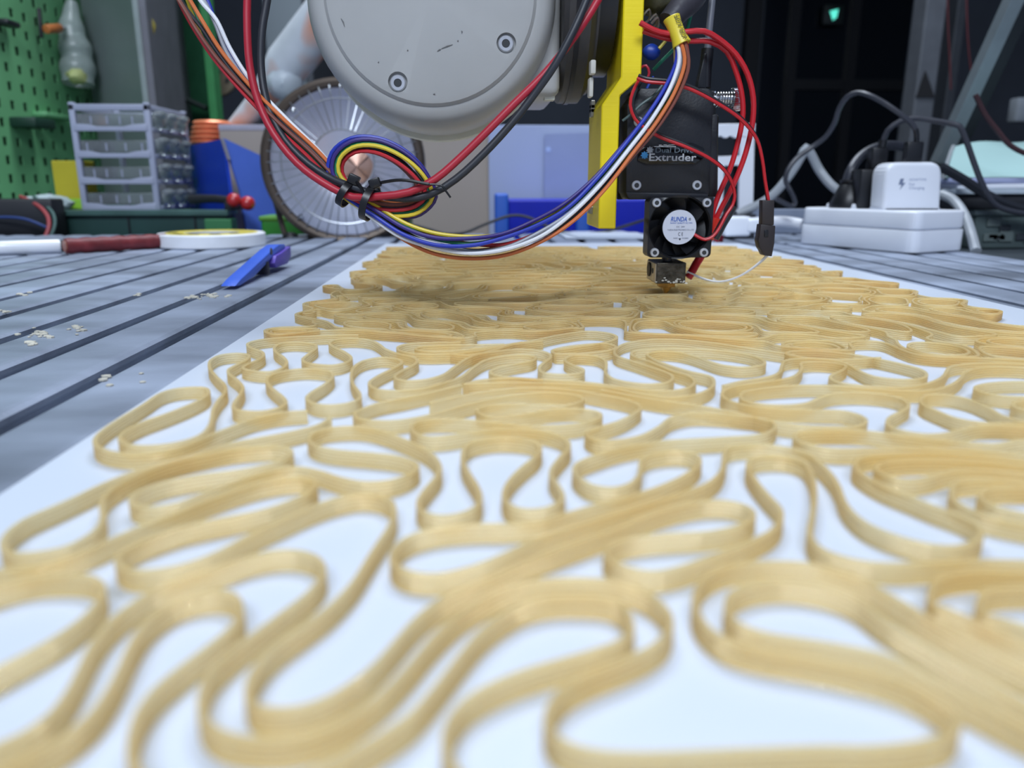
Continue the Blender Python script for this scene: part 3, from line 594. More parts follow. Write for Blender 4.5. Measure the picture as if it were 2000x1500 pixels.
# fan
fy = .351; fd = .0102
def rrect(u0, v0, u1, v1, r, y, n=6):
    a, b = P(u0, v0, y), P(u1, v1, y); x0, x1, z1, z0 = a.x, b.x, a.z, b.z; out = []
    for cx, cz, s in ((x1 - r, z1 - r, 0), (x0 + r, z1 - r, 90), (x0 + r, z0 + r, 180), (x1 - r, z0 + r, 270)):
        for i in range(n + 1):
            an = R(s + 90 * i / n); out.append((cx + r * math.cos(an), cz + r * math.sin(an)))
    return out
o_ = rrect(1269, 386, 1388, 503, .0022, fy); fc = P(1328, 444, fy); ro = .0136
def fan_frame():
    mb = MB(); n = len(o_)
    ang = [math.atan2(z - fc.z, x - fc.x) for x, z in o_]
    # refine the outline so that the round opening stays round
    pts = []
    for i in range(n):
        (xa_, za_), (xb_, zb_) = o_[i], o_[(i + 1) % n]
        k = max(1, int(math.dist((xa_, za_), (xb_, zb_)) / .0022))
        for j in range(k): pts.append((xa_ + (xb_ - xa_) * j / k, za_ + (zb_ - za_) * j / k))
    n = len(pts); vs = []
    for x_, z_ in pts:
        a = math.atan2(z_ - fc.z, x_ - fc.x)
        ix, iz = fc.x + ro * math.cos(a), fc.z + ro * math.sin(a)
        jx, jz = fc.x + (ro + .0007) * math.cos(a), fc.z + (ro + .0007) * math.sin(a)
        vs += [(x_, fy + .0003, z_), (jx, fy, jz), (ix, fy + .0008, iz), (ix, fy + fd, iz), (x_, fy + fd, z_)]
    fs = []
    for i in range(n):
        j = (i + 1) % n
        for k in range(5): q = (k + 1) % 5; fs.append((i * 5 + k, j * 5 + k, j * 5 + q, i * 5 + q))
    bm = bmesh.new(); bv = [bm.verts.new(v) for v in vs]
    for f in fs: bm.faces.new([bv[i] for i in f])
    bmesh.ops.recalc_face_normals(bm, faces=bm.faces)
    return mb.bm(bm)
fan = EX.part('fan', fan_frame(), black_pl, ang=40)
EX.part('back_grille', MB().cyl((fc.x, fy + fd - .0005, fc.z), (fc.x, fy + fd, fc.z), ro, n=32), black_pl, fan)
hub = EX.part('hub', MB().rod((fc.x, fy + .0012, fc.z), (fc.x, fy + .009, fc.z), .0080, n=36, e=.0008), black_pl, fan)
for i in range(7):
    a0 = 2 * math.pi * i / 7 + .3
    def bl(s, t, a0=a0):
        r_ = .0078 + (.0130 - .0078) * t; a = a0 + s * .62 + t * .25
        return Vector((fc.x + r_ * math.cos(a), fy + .0020 + s * .0050, fc.z + r_ * math.sin(a)))
    EX.part('blade', MB().grid(bl, 5, 4), black_pl, fan)
lab_m = M('fan_label', (196, 200, 212), .35, var=.02)
lab = EX.part('fan_label', MB().cyl((fc.x, fy + .0008, fc.z), (fc.x, fy + .0012, fc.z), .0077, n=48), lab_m, fan, label='round white fan label printed RUNDA')
yl = fy + .00076
blue_ink = M('blue_ink', (38, 84, 168), .5, var=.02); slate = M('slate_ink', (92, 98, 118), .5, var=.02); dk = M('dark_ink', (40, 44, 58), .5, var=.02)
def ltext(body, u0, v0, u1, h, mat, **k):
    o = P(u0, v0, yl); e = P(u1, v0, yl)
    mb = text(body, h / F_PX * yl / .69, o, X, Z, width=(e - o).length, **k); EX.part('lettering', mb, mat, fan, smooth=False)
ltext('RUNDA', 1309.5, 432.5, 1341, 8.5, blue_ink, shear=.22, bold=.02)
ltext('®', 1345, 431, 1349.5, 5, dk)
ltext('SUNNY QUALITY DC FAN', 1309, 437, 1352, 2.6, blue_ink)
ltext('DC  24V', 1321, 444.5, 1337, 3, slate)
ltext('YUEDA ELECTRONICS CO.,LTD', 1303.5, 450.5, 1355, 2.8, slate)
ltext('C E', 1324, 460.5, 1333.5, 6.5, dk)
ltext('MADE', 1315, 466.5, 1323, 2.4, slate); ltext('IN CHINA', 1332, 466.5, 1344, 2.4, slate)
t_ = [P(1325, 465.5, yl), P(1330.5, 465.5, yl), P(1327.7, 470, yl)]
EX.part('arrow_mark', MB().prism(t_, (0, .0001, 0)), dk, fan, smooth=False)
for (u, v) in ((1282, 396), (1380, 396), (1278, 493), (1374, 493)): screw(EX, P(u, v, fy), .0020, fy - .0012, parent=None)
# heat sink behind the fan, heat break, heater block, nozzle
a, b = P(1272, 390, fy + fd), P(1384, 500, fy + fd)
for i in range(8):
    z = b.z + (a.z - b.z) * (i + .5) / 8
    EX.part('cooling_fin', MB().cyl((fc.x + .003, .3735, z - .0007), (fc.x + .003, .3735, z + .0007), .0095, n=28), M('black_fin', (24, 24, 27), .4, metal=.5))
nz = P(1300, 573, .3625)
EX.part('heat_break', MB().cyl((nz.x, .3625, P(1300, 520, .3625).z), (nz.x, .3625, P(1300, 496, .3625).z), .0026, n=18), M('heat_break_dark', (70, 70, 72), .4, metal=.8))
hb_y0, hb_y1 = .354, .3735
hz1, hz0 = P(1310, 513, hb_y0).z, P(1310, 554, hb_y0).z
hx0, hx1 = P(1282, 530, hb_y0).x, P(1340, 530, hb_y0).x
hb_m = M('heater_dark_metal', (74, 70, 62), .42, metal=.75, var=.45, scale=260, bump=.35, bscale=700)
HB = EX.part('heater_block', MB().box(hx0, hx1, hb_y0, hb_y1, hz0, hz1, .0005, 2), hb_m, smooth=False)
side = MB().box(hx0 - .0003, hx0 + .0001, hb_y0 + .0006, hb_y1 - .0006, hz0 + .0006, hz1 - .0006)
EX.part('side_face', side, M('pale_side_steel', (190, 182, 168), .35, metal=.7, var=.2, scale=160), HB, smooth=False)  # left face of the block is set paler than its front
cy_ = (hb_y0 + hb_y1) / 2 + .0035; cz_ = (hz0 + hz1) / 2 + .0005
EX.part('heater_hole', MB().cyl((hx0 - .0009, cy_, cz_), (hx0, cy_, cz_), .0034, n=24), M('heater_hole_dark', (52, 46, 40), .5, metal=.4, var=.3, scale=300), HB)
EX.part('grub_screw', MB().cyl((hx0 - .0005, cy_ - .007, cz_), (hx0, cy_ - .007, cz_), .0013, n=16), dark_hole, HB)
fl = MB(); rng = random.Random(3)
for i in range(16):
    x_ = hx0 + rng.random() * (hx1 - hx0) * .96; z_ = hz0 + abs(rng.gauss(0, .0012)); fl.ball((x_, hb_y0 - .0001, z_ + .0003), .00030 + .0003 * rng.random(), 8, (1.3, .5, .8))
EX.part('plastic_residue', fl, M('pale_residue', (180, 176, 165), .5), HB)
brass = M('brass', (184, 146, 84), .32, metal=.85, var=.25, scale=300)
ntop = hz0; nl = nz.z
nzp = EX.part('nozzle', MB().lathe([(.0031, nl + .0042 - nl), (.0031, .0044), (.0026, .0036), (.0026, .0030), (.0009, .0002), (.0003, 0)], (nz.x, .3625, nl), Z, 24), brass)
EX.part('nozzle_hex', MB().lathe([(.0040, .0032), (.0044, .0036), (.0044, ntop - nl + .0004), (0, ntop - nl + .0004)], (nz.x, .3625, nl), Z, 6), brass, nzp, smooth=False)

# ---------------------------------------------------------------- wires around the extruder
red = M('red_wire', (188, 34, 42), .38, var=.06); redd = M('dark_red_wire', (170, 36, 52), .42, var=.06); wblk = M('black_wire', (32, 33, 37), .42, var=.1)
wy = ey - .006
def wire(name, label, mat, pix, r, group=None, n=8, step=.0025, cat='wire'):
    pts = path(pix, step); return one(name, label, cat, MB().tube(pts, r, n), mat, tuple(pts[0]), group)
HW_ = T('heater_wire_pair', 'pair of thick red heater wires looping round the right of the extruder', 'wire', tuple(P(1471, 237, ey)))
HW_.part('wire', MB().tube(path([(1250, 44, .352), (1275, 58, .352), (1305, 66, .353), (1342, 62, .353), (1375, 61, .354), (1402, 75, .355), (1437, 106, .356), (1460, 145, .356), (1471, 190, .356), (1470, 237, .356), (1456, 300, .357), (1432, 362, .358), (1406, 412, .360), (1393, 440, .362), (1385, 470, .364)], .003), .00120, 10), red)
HW_.part('wire', MB().tube(path([(1256, 60, .355), (1290, 72, .355), (1342, 80, .356), (1387, 81, .357), (1420, 101, .358), (1436, 136, .359), (1448, 180, .359), (1451, 222, .359), (1442, 275, .359), (1425, 332, .359), (1405, 378, .360), (1393, 412, .361), (1388, 440, .362), (1381, 470, .364)], .003), .00118, 10), red)
HW_.part('heat_shrink', MB().tube(path([(1396, 425, .3605), (1390, 445, .361), (1384, 466, .362)], .003), [.0032, .0032, .0031, .0029, .0026, .0022, .0018, .0017][:len(path([(1396, 425, .3605), (1390, 445, .361), (1384, 466, .362)], .003))], 12), M('red_shrink', (214, 52, 40), .35, var=.05))
HW_.part('heater_sleeve', MB().tube(path([(1384, 466, .370), (1372, 495, .371), (1360, 515, .369), (1350, 533, .366), (1344, 542, .3655)], .003), .0020, 12), red)
def pair(name, label, pix, r=.00075, off=.0013, ma=red, mb_=wblk, loc=None):
    t = T(name, label, 'wire', tuple(P(*pix[0])))
    p = path(pix, .0022)
    q = []
    for i, a in enumerate(p):
        d = (p[min(i + 1, len(p) - 1)] - p[max(i - 1, 0)]).normalized(); nrm = d.cross(Y).normalized()
        tw = math.cos(i * .045); q.append(a + (nrm * tw + Y * math.sin(i * .045) * .8) * off)
    t.part('wire', MB().tube(p, r, 8), ma); t.part('wire', MB().tube(q, r, 8), mb_)
    return t
pair('sensor_wire_pair', 'thin red and black wire pair running down to the hanging dark plug', [(1245, 153, .352), (1262, 159, .350), (1310, 164, .349), (1345, 173, .349), (1400, 201, .349), (1450, 236, .350), (1478, 272, .351), (1489, 312, .351), (1494, 350, .351), (1500, 386, .351), (1502, 398, .351)])
pair('fan_wire_pair', 'thin red fan wire pair crossing the badge towards the small fan', [(1247, 158, .356), (1236, 180, .354), (1231, 205, .353), (1240, 232, .352), (1258, 249, .351), (1290, 268, .350), (1340, 287, .349), (1385, 309, .349), (1415, 333, .350), (1430, 358, .351), (1435, 382, .352), (1431, 400, .352), (1419, 418, .351), (1405, 445, .350), (1392, 462, .3495), (1378, 468, .3495), (1366, 464, .351), (1356, 458, .3525)], off=.0011)
one('black_wire_sleeve', 'black sleeve on the fan wires beside the red heater wires', 'sleeve', MB().tube(path([(1432, 402, .3535), (1424, 416, .3535), (1412, 436, .353), (1402, 455, .352), (1396, 466, .352)], .003), .0020, 10), wblk, tuple(P(1412, 436, .353)))
PL = T('wire_plug', 'dark brown plug hanging from the thin red and black wire pair', 'plug', tuple(P(1498, 498, .351)))
dbr = M('dark_brown_plug', (44, 38, 38), .45, var=.1)
PL.part('housing', MB().prism(poly([(1489, 391), (1513, 391), (1512, 440), (1488, 440)], .349), (0, .0045, 0), .0004), dbr)
PL.part('socket', MB().prism(poly([(1486, 438), (1515, 441), (1513, 475), (1508, 501), (1492, 499), (1488, 490), (1484, 484), (1481, 470), (1483, 461)], .3485), (0, .0055, 0), .0004), dbr)
PL.part('latch', MB().prism(poly([(1493, 449), (1501, 449), (1501, 463), (1493, 463)], .3481), (0, .001, 0), .0002), black_pl)
wht = M('white_wire', (222, 224, 228), .35, var=.04)
TH = T('thermistor_leads', 'two thin white leads sagging from heater block to the hanging plug', 'wire', tuple(P(1342, 531, .364)))
TH.part('lead', MB().tube(path([(1341, 530, .364), (1360, 538, .363), (1380, 546, .362), (1405, 550, .360), (1440, 541, .357), (1468, 524, .354), (1490, 506, .352), (1497, 498, .351)], .002), .00042, 6), wht)
TH.part('lead', MB().tube(path([(1341, 533, .365), (1360, 540, .365), (1383, 548, .363), (1418, 549, .361), (1450, 537, .358), (1475, 521, .355), (1492, 507, .3525), (1500, 499, .3515)], .002), .00042, 6), wht)
# bowden tube down into the extruder
BW = T('filament_tube', 'grey filament feed tube entering the top of the extruder', 'tube', tuple(P(1377, 170, ey + .008)))
BW.part('tube', MB().tube(path([(1396, -60, .372), (1391, 0, .370), (1385, 60, .368), (1382, 98, .367)], .004), .0016, 12), M('ptfe_grey', (96, 98, 106), .3, var=.05))
BW.part('fitting', MB().tube(path([(1382, 96, .367), (1378, 135, .3665), (1376, 172, .366)], .004), .0028, 14), black_pl)
BW.part('collar', MB().prism(poly([(1364, 158), (1376, 104), (1381, 104), (1380, 172), (1362, 172)], .363), (0, .005, 0), .0004), black_pl)
# taped motor above with yellow printed sleeve, plug, loose wires
GL = T('taped_cable_joint', 'olive brown taped cable joint above the yellow printed sleeve', 'cable joint', tuple(P(1300, 20, .365)))
olv = M('olive_dirty_tape', (62, 60, 36), .5, var=.4, scale=120, bump=.5, bscale=250)
tp = M('grey_tape', (58, 56, 62), .4, var=.2, scale=80, bump=.3, bscale=150)
GL.part('olive_wrap', MB().ball(P(1298, -6, .366), .0095, 24, (1.25, 1.0, .95), .22, 4), olv)
GL.part('grey_wrap', MB().tube(path([(1352, -30, .366), (1340, 0, .362), (1322, 24, .358), (1306, 44, .356)], .0018), [.0085, .0084, .0082, .0078, .0072, .0066, .0060, .0056, .0053, .0051, .005, .0049, .0048, .0047, .0046, .0045, .0044, .0043, .0043, .0043][:len(path([(1352, -30, .366), (1340, 0, .362), (1322, 24, .358), (1306, 44, .356)], .0018))] if len(path([(1352, -30, .366), (1340, 0, .362), (1322, 24, .358), (1306, 44, .356)], .0018)) <= 20 else .006, 16), tp)
rng = random.Random(5)
for i in range(4):
    c = P(1256 + rng.random() * 22, 14 + rng.random() * 34, .360)
    GL.part('metal_lug', MB().tube(catmull([c, c + Vector((.002, -.002, .002)), c + Vector((.003, .001, -.001)), c + Vector((.001, .002, -.003))], .001), .0005, 6), sq_m)
SLa, SLb = P(1311, 34, .3535), P(1332, 88, .3515)
SL = T('printed_sleeve', 'short yellow printed heat shrink sleeve holding the rainbow wires together', 'sleeve', tuple(SLa))
sl_m = M('yellow_sleeve', (226, 204, 60), .38, var=.05)
ax = (SLb - SLa); ln = ax.length
SL.part('sleeve', MB().lathe([(.0030, ln - .0006), (.0030, .0006), (.0034, 0), (.0037, .0003), (.0033, ln * .25), (.00325, ln * .7), (.0041, ln - .0002), (.0038, ln), (.0034, ln - .0006)], SLa, ax, 28), sl_m)
axn = ax.normalized(); side_ = axn.cross(Y).normalized() * -1
if side_.x < 0: side_ = -side_
up_ = -axn
SL.part('lettering', text('NGER AGPF', .0030, SLb + side_ * .0008 - axn * .0010 + Vector((0, -.0041, 0)), up_, side_ * -1 if False else (-side_), width=ln * .88).__class__() if False else text('NGER AGPF', .0030, SLb + side_ * .0022 - axn * .0008 - Y * .0039, up_, -side_, width=ln * .9), M('sleeve_ink', (84, 78, 30), .5), smooth=False)
bl_m = M('blue_plug', (24, 58, 150), .4, var=.06)
one('blue_crimp', 'small blue crimp connector between the yellow bracket and the sleeve', 'connector', MB().ball(P(1272, 102, .366), .0036, 18, (1.15, .8, .95), .1, 2), bl_m, tuple(P(1272, 102, .366)))
grn = M('green_wire', (30, 130, 98), .4, var=.06)
wire('green_wire', 'loose green wire dropping past the yellow sleeve', grn, [(1364, -40, .366), (1356, 0, .366), (1346, 42, .367), (1336, 75, .368), (1316, 96, .369), (1292, 120, .369), (1276, 137, .370)], .0008)
wire('beige_wire', 'stiff beige wire hanging straight down below the yellow sleeve', M('beige_wire_m', (206, 184, 128), .4), [(1318, 84, .357), (1319, 110, .357), (1320, 140, .358), (1320, 160, .359)], .0008)
wire('yellow_wire_end', 'short cut end of a yellow wire beside the blue crimp', M('yellow_wire_m', (214, 196, 66), .4), [(1303, 76, .362), (1295, 86, .362), (1287, 95, .362)], .0007)
for i, (lab, mat, px) in enumerate((('thin dark red lead curling behind the blue crimp', redd, [(1252, 132, .362), (1262, 128, .361), (1268, 142, .361), (1264, 152, .361), (1254, 150, .362)]),
                                    ('thin blue lead slanting below the blue crimp', bl_m, [(1276, 150, .363), (1266, 168, .362), (1258, 186, .361), (1253, 197, .361)]),
                                    ('thin grey green lead slanting across the extruder top', M('greygreen', (70, 88, 88), .4), [(1300, 158, .356), (1278, 185, .355), (1250, 206, .354), (1234, 222, .354), (1216, 236, .355)]))):
    wire('thin_lead', lab, mat, px, .0006)

# ---------------------------------------------------------------- rainbow bundle, power cables, ties
CEN = [(356, -40, .345), (384, 12, .343), (404, 55, .341), (434, 108, .339), (482, 170, .336), (546, 238, .333), (610, 300, .330), (655, 350, .327), (686, 381, .325), (725, 402, .324), (775, 411, .323), (815, 405, .323), (838, 382, .323), (822, 345, .323), (785, 308, .324), (735, 284, .325), (690, 284, .326), (660, 306, .327), (654, 338, .327), (672, 368, .326), (705, 395, .324), (740, 420, .322), (790, 452, .320), (850, 474, .318), (920, 484, .317), (985, 477, .318), (1050, 453, .320), (1110, 418, .323), (1170, 362, .327), (1225, 298, .331), (1275, 236, .336), (1312, 178, .341), (1332, 130, .346), (1333, 100, .350), (1330, 84, .3515)]
SPR = [1.9, 2.0, 2.0, 1.5, 1.1, 1.1, 1.1, 1.05, .95, 1.0, 1.1, 1.15, 1.15, 1.2, 1.2, 1.15, 1.1, 1.1, 1.1, 1.0, .95, 1.0, 1.25, 1.6, 1.85, 1.8, 1.65, 1.45, 1.3, 1.2, 1.25, 1.2, 1.1, .85, .75]
WC = [('black', (36, 32, 38)), ('brown', (124, 72, 60)), ('orange', (206, 112, 60)), ('white', (222, 224, 228)), ('grey', (150, 152, 160)), ('blue', (40, 58, 168)), ('purple', (58, 44, 120)), ('green', (28, 124, 84)), ('yellow', (220, 196, 60)), ('red', (186, 42, 50))]
BU = T('rainbow_wire_bundle', 'looped bundle of ten rainbow coloured wires from robot to extruder', 'wire bundle', tuple(P(690, 383, .325)))
cp = [P(*c) for c in CEN]; N_ = len(cp)
tan = [(cp[min(i + 1, N_ - 1)] - cp[max(i - 1, 0)]).normalized() for i in range(N_)]
rng = random.Random(21)
for k, (cn, rgb) in enumerate(WC):
    inner = k in (0, 4, 7); rad = .00105 if inner else .0026
    ph = 2 * math.pi * ((0, 4, 7).index(k) / 3 if inner else (1, 2, 3, 5, 6, 8, 9).index(k) / 7) + .5
    jit = [rng.gauss(0, 1) for _ in range(N_)]
    jit = [(jit[max(i - 1, 0)] + jit[i] * 2 + jit[min(i + 1, N_ - 1)]) / 4 for i in range(N_)]
    pts = []
    for i in range(N_):
        n1 = -tan[i].cross(Y).normalized(); n2 = n1.cross(tan[i]).normalized()
        a = ph + i * .20
        loose = max(0, SPR[i] - 1.05); r_ = rad * SPR[i] * (1 + loose * .35 * jit[i]) + (loose * .0011 if inner else 0)
        pts.append(cp[i] + n1 * (math.cos(a) * r_ + loose * .0016 * jit[(i + k * 3) % N_]) + n2 * math.sin(a) * r_ * .8)
    BU.part('wire', MB().tube(catmull(pts, .0022), .00084, 8), M(cn + '_jumper_wire', rgb, .4, var=.05), label=cn + ' wire of the bundle')
cab_r = [(486, -50, .338), (483, 0, .337), (483, 60, .335), (488, 130, .333), (505, 200, .331), (535, 262, .328), (580, 318, .325), (630, 356, .322), (690, 385, .3195), (745, 383, .3165), (800, 375, .3155), (850, 350, .3155), (900, 307, .317), (950, 258, .318), (1005, 202, .3195), (1060, 148, .321), (1105, 94, .322), (1140, 45, .324), (1168, 0, .326), (1190, -50, .330)]
cab_b = [(528, -50, .342), (522, 0, .341), (512, 60, .339), (510, 130, .337), (520, 195, .334), (545, 256, .331), (585, 305, .328), (640, 345, .325), (690, 366, .321), (735, 380, .3185), (790, 388, .3175), (840, 380, .317), (890, 350, .3175), (945, 300, .3185), (1000, 240, .3195), (1048, 178, .320), (1085, 125, .319), (1120, 60, .320), (1146, 0, .323), (1165, -50, .327)]
wire('red_power_cable', 'thick dark red power cable sagging in front of the white robot wrist', redd, cab_r, .00155, n=12, step=.004, cat='cable')
wire('black_power_cable', 'thick black power cable sagging beside the dark red one', M('black_cable', (44, 46, 52), .45, var=.1), cab_b, .00155, n=12, step=.004, cat='cable')
tie_m = M('black_nylon_tie', (20, 20, 23), .35, var=.1)
def tie(label, c, d, ru, rv, tail):
    t = T('cable_tie', label, 'cable tie', tuple(c), 'black cable ties on the rainbow bundle')
    d = Vector(d).normalized(); n1 = d.cross(Y).normalized(); n2 = n1.cross(d).normalized()
    vs = []; fs = []; n = 28
    for i in range(n):
        a = 2 * math.pi * i / n
        rad = n1 * math.cos(a) * ru + n2 * math.sin(a) * rv; out = (n1 * math.cos(a) + n2 * math.sin(a)) * .0006
        for s, w_ in ((0, -.0014), (0, .0014), (1, .0014), (1, -.0014)): vs.append(c + rad + out * s + d * w_)
    for i in range(n):
        j = (i + 1) % n
        for k in range(4): q = (k + 1) % 4; fs.append((i * 4 + k, i * 4 + q, j * 4 + q, j * 4 + k))
    t.part('strap', MB().add(vs, fs), tie_m, ang=60)
    hc = c + n1 * (ru + .0012) * tail[3] - n2 * 0 - Y * rv * .35
    t.part('head', MB().box(hc.x - .0022, hc.x + .0022, hc.y - .0024, hc.y + .0018, hc.z - .0017, hc.z + .0020, .0005, rot=Matrix.Rotation(R(tail[4]), 3, 'Y')), tie_m)
    tp_ = [hc, hc + (P(tail[0], tail[1], tail[2]) - hc) * .5 + Vector((0, -.001, .0015)), P(tail[0], tail[1], tail[2])]
    t.part('tail', MB().tube(catmull(tp_, .002), .0007, 6), tie_m)
c1 = P(677, 378, .3235); c2 = P(722, 396, .3205)
tie('black cable tie at the left crossing of the rainbow bundle', c1, P(690, 385, .325) - P(650, 358, .3265), .0052, .0060, (716, 388, .316, 1, 25))
tie('black cable tie right of the other tie, tail pointing right', c2, P(745, 410, .323) - P(700, 392, .3245), .0068, .0078, (838, 360, .312, 1, -20))
wire('tie_offcut', 'thin curled dark tie tail poking out near the red cable', tie_m, [(838, 360, .314), (862, 362, .3135), (870, 372, .3135), (880, 386, .3135)], .0004, cat='offcut')
# ---------------------------------------------------------------- things on the bench, left
def PX(u, v, x0):                                    # where a sight line meets the upright plane x = x0
    d = ray(u, v); t = x0 / d.x
    return Vector((x0, d.y * t, HC + d.z * t))
KN = T('box_cutter', 'blue and purple box cutter lying on the slotted bench left of the sheet', 'knife', tuple(G(470, 548)))
kx = -.139; blu = M('cutter_blue', (58, 96, 200), .4, var=.06); pur = M('cutter_purple', (96, 76, 176), .4, var=.06)
def side_prism(pix, x0, th, bev=.0006): return MB().prism([PX(u, v, x0) for u, v in pix], (th, 0, 0), bev, 2)
KN.part('body', side_prism([(430, 559), (442, 545), (508, 487), (521, 478), (533, 477), (534, 486), (512, 498), (470, 540), (440, 558)], kx, .008, .0004), blu)
sl_ = KN.part('slider', side_prism([(499, 514), (502, 500), (514, 494), (533, 481), (534, 500), (527, 515), (503, 523)], kx - .002, .012, .0004), pur)
KN.part('lock_hole', MB().lathe([(0, 0), (.0022, 0), (.0022, .0005), (0, .0005)], PX(529, 491, kx + .0098), X, 16), black_pl, sl_)
KN.part('ribs', MB().box(kx + .0005, kx + .0085, PX(497, 510, kx).y - .004, PX(497, 510, kx).y + .002, .0008, .0085, .0004), M('cutter_grip', (26, 26, 40), .5))
a, b = G(-120, 503), G(122, 494); rm = .0056
MK = T('marker_pen', 'fat white marker pen lying at the left end of the bench', 'marker', (b.x, b.y, 0))
a.z = b.z = rm
MK.part('barrel', MB().rod(a, b, rm, 24, .0018), M('marker_white', (232, 234, 238), .22, var=.02, coat=.4))
d_ = (b - a).normalized()
MK.part('end_ring', MB().cyl(b - d_ * .0004, b + d_ * .0016, rm * .86, n=20), black_pl)
for i, (t, l, mt) in enumerate(((.30, .16, 'blue'), (.52, .05, 'gold'), (.62, .18, 'blue'))):
    pa = a.lerp(b, t); pb = a.lerp(b, t + l)
    MK.part('printed_band', MB().lathe([(rm + .0001, 0), (rm + .0001, (pb - pa).length)], pa, d_, 6, a0=R(150 if abs(d_.x) > .5 else 60), a1=R(172 if abs(d_.x) > .5 else 80)), M('marker_' + mt, (92, 108, 160) if mt == 'blue' else (170, 150, 60), .4))
a, b = G(130, 496), G(330, 484); a.z = b.z = .0062
n_ = 24; pts = [a.lerp(b, i / n_) for i in range(n_ + 1)]
RT = T('red_tube', 'dark red wrapped tube between the white marker and the tape roll', 'tube', tuple(b))
RT.part('tube', MB().tube(pts, [.0062 * (1 + .06 * math.sin(i * 1.7)) for i in range(n_ + 1)], 14), M('dark_red_wrap', (112, 40, 44), .5, var=.25, scale=120, bump=.3, bscale=120))
RT.part('copper_end', MB().cyl(a - (b - a).normalized() * .001, a + (b - a).normalized() * .008, .0048, n=14), M('copper_end', (150, 92, 74), .4))
c = G(416, 480); TR = T('tape_roll', 'white roll of tape with a yellow core lying beside the box cutter', 'tape roll', tuple(c))
ro_ = 95 / F_PX * c.y * 1.02; hh = .0118
wt_m = M('tape_white', (226, 228, 232), .5, var=.04, scale=80)
TR.part('roll', MB().lathe([(ro_ * .50, .0004), (ro_ * .97, 0), (ro_, .0012), (ro_, hh - .001), (ro_ * .975, hh), (ro_ * .50, hh), (ro_ * .50, .0004)], c, Z, 56), wt_m)
TR.part('core_label', MB().lathe([(ro_ * .52, hh), (ro_ * .54, hh + .0006), (ro_ * .84, hh + .0006), (ro_ * .86, hh)], c, Z, 48, capa=False, capb=False), M('tape_yellow', (200, 184, 74), .5, var=.3, scale=90))
for i in range(5):
    an = R(200 + i * 31); TR.part('black_print', MB().box(c.x + ro_ * .7 * math.cos(an) - .004, c.x + ro_ * .7 * math.cos(an) + .004, c.y + ro_ * .7 * math.sin(an) - .003, c.y + ro_ * .7 * math.sin(an) + .003, hh + .0005, hh + .0008), black_pl, smooth=False)
# shavings and crumbs on the bench
cr = MB(); rng = random.Random(9)
for (u, v, n_, s_) in ((80, 655, 26, 40), (60, 672, 10, 16), (150, 640, 8, 22), (378, 582, 14, 12), (410, 580, 18, 26), (268, 578, 8, 8), (45, 575, 10, 14), (240, 740, 6, 60), (10, 610, 8, 12)):
    for i in range(n_):
        p = G(u + rng.gauss(0, s_ * .5), v + rng.gauss(0, s_ * .14)); cr.ball((p.x, p.y, .0003), .0004 + .0008 * rng.random(), 6, (1.6, 1.2, .55), .4, i)
o = one('plastic_crumbs', 'pale plastic crumbs scattered over the bench left of the sheet', 'crumbs', cr, M('pale_crumbs', (188, 184, 170), .7, var=.2), tuple(G(80, 655))); o['kind'] = 'stuff'

# ---------------------------------------------------------------- left background: green bench, drawers, pegboard
gb_y = .935; gz = P(300, 411, gb_y).z
GB = T('green_bench', 'dark green metal bench beneath the small parts drawers', 'bench', (-.75, gb_y, -.80))
gdk = M('dark_green_paint', (34, 66, 62), .5, var=.2, scale=12); gmid = M('green_paint', (62, 128, 80), .48, var=.12, scale=8)
xR = P(446, 430, gb_y).x
xM = P(363, 430, 1.10).x - .012
GB.part('top', MB().prism([(-1.5, gb_y, gz - .006), (xR, gb_y, gz - .006), (xR, .974, gz - .006), (xM, .974, gz - .006), (xM, 1.34, gz - .006), (-1.5, 1.34, gz - .006)], (0, 0, .006), .0006, 1), M('green_bench_top', (62, 92, 86), .45, var=.2), smooth=False)
GB.part('front_panel', MB().box(-1.5, xR - .004, gb_y + .006, .970, -.80, gz - .006).box(-1.5, xM - .004, .968, 1.3, -.80, gz - .006), gdk, smooth=False)
GB.part('end_block', MB().box(P(398, 430, gb_y - .004).x, xR + .004, gb_y - .003, gb_y + .02, -.12, gz - .010, .001), gmid, smooth=False)
for u in (120, 250, 380):
    p = P(u, 430, gb_y + .004); GB.part('drawer_seam', MB().box(p.x - .001, p.x + .001, gb_y + .0045, gb_y + .0065, -.3, gz - .008), black_pl, smooth=False)
# drawers cabinet
cy0, cy1 = .955, 1.075
cw0, cw1 = P(145, 300, cy0).x, P(300, 300, cy0).x
cz1, cz0 = P(215, 203, cy0).z, gz
DC = T('drawer_cabinet', 'white framed cabinet of four clear small parts drawers on the green bench', 'drawer cabinet', ((cw0 + cw1) / 2, (cy0 + cy1) / 2, cz0))
cf = M('pale_grey_plastic', (158, 163, 182), .45, var=.04); clr = M('clear_plastic', (205, 212, 214), .22, trans=.82, var=.05, scale=30, ior=1.3)
pw = .0065
for px_ in (cw0, cw1 - pw):
    for py_ in (cy0, cy1 - pw): DC.part('post', MB().box(px_, px_ + pw, py_, py_ + pw, cz0, cz1 + .002, .0008), cf)
DC.part('top_frame', MB().box(cw0, cw1, cy0, cy0 + .006, cz1 - .007, cz1, .0008).box(cw0, cw1, cy1 - .006, cy1, cz1 - .007, cz1, .0008).box(cw0, cw0 + .006, cy0, cy1, cz1 - .007, cz1, .0008).box(cw1 - .006, cw1, cy0, cy1, cz1 - .007, cz1, .0008), cf)
th_ = (cz1 - cz0) / 4
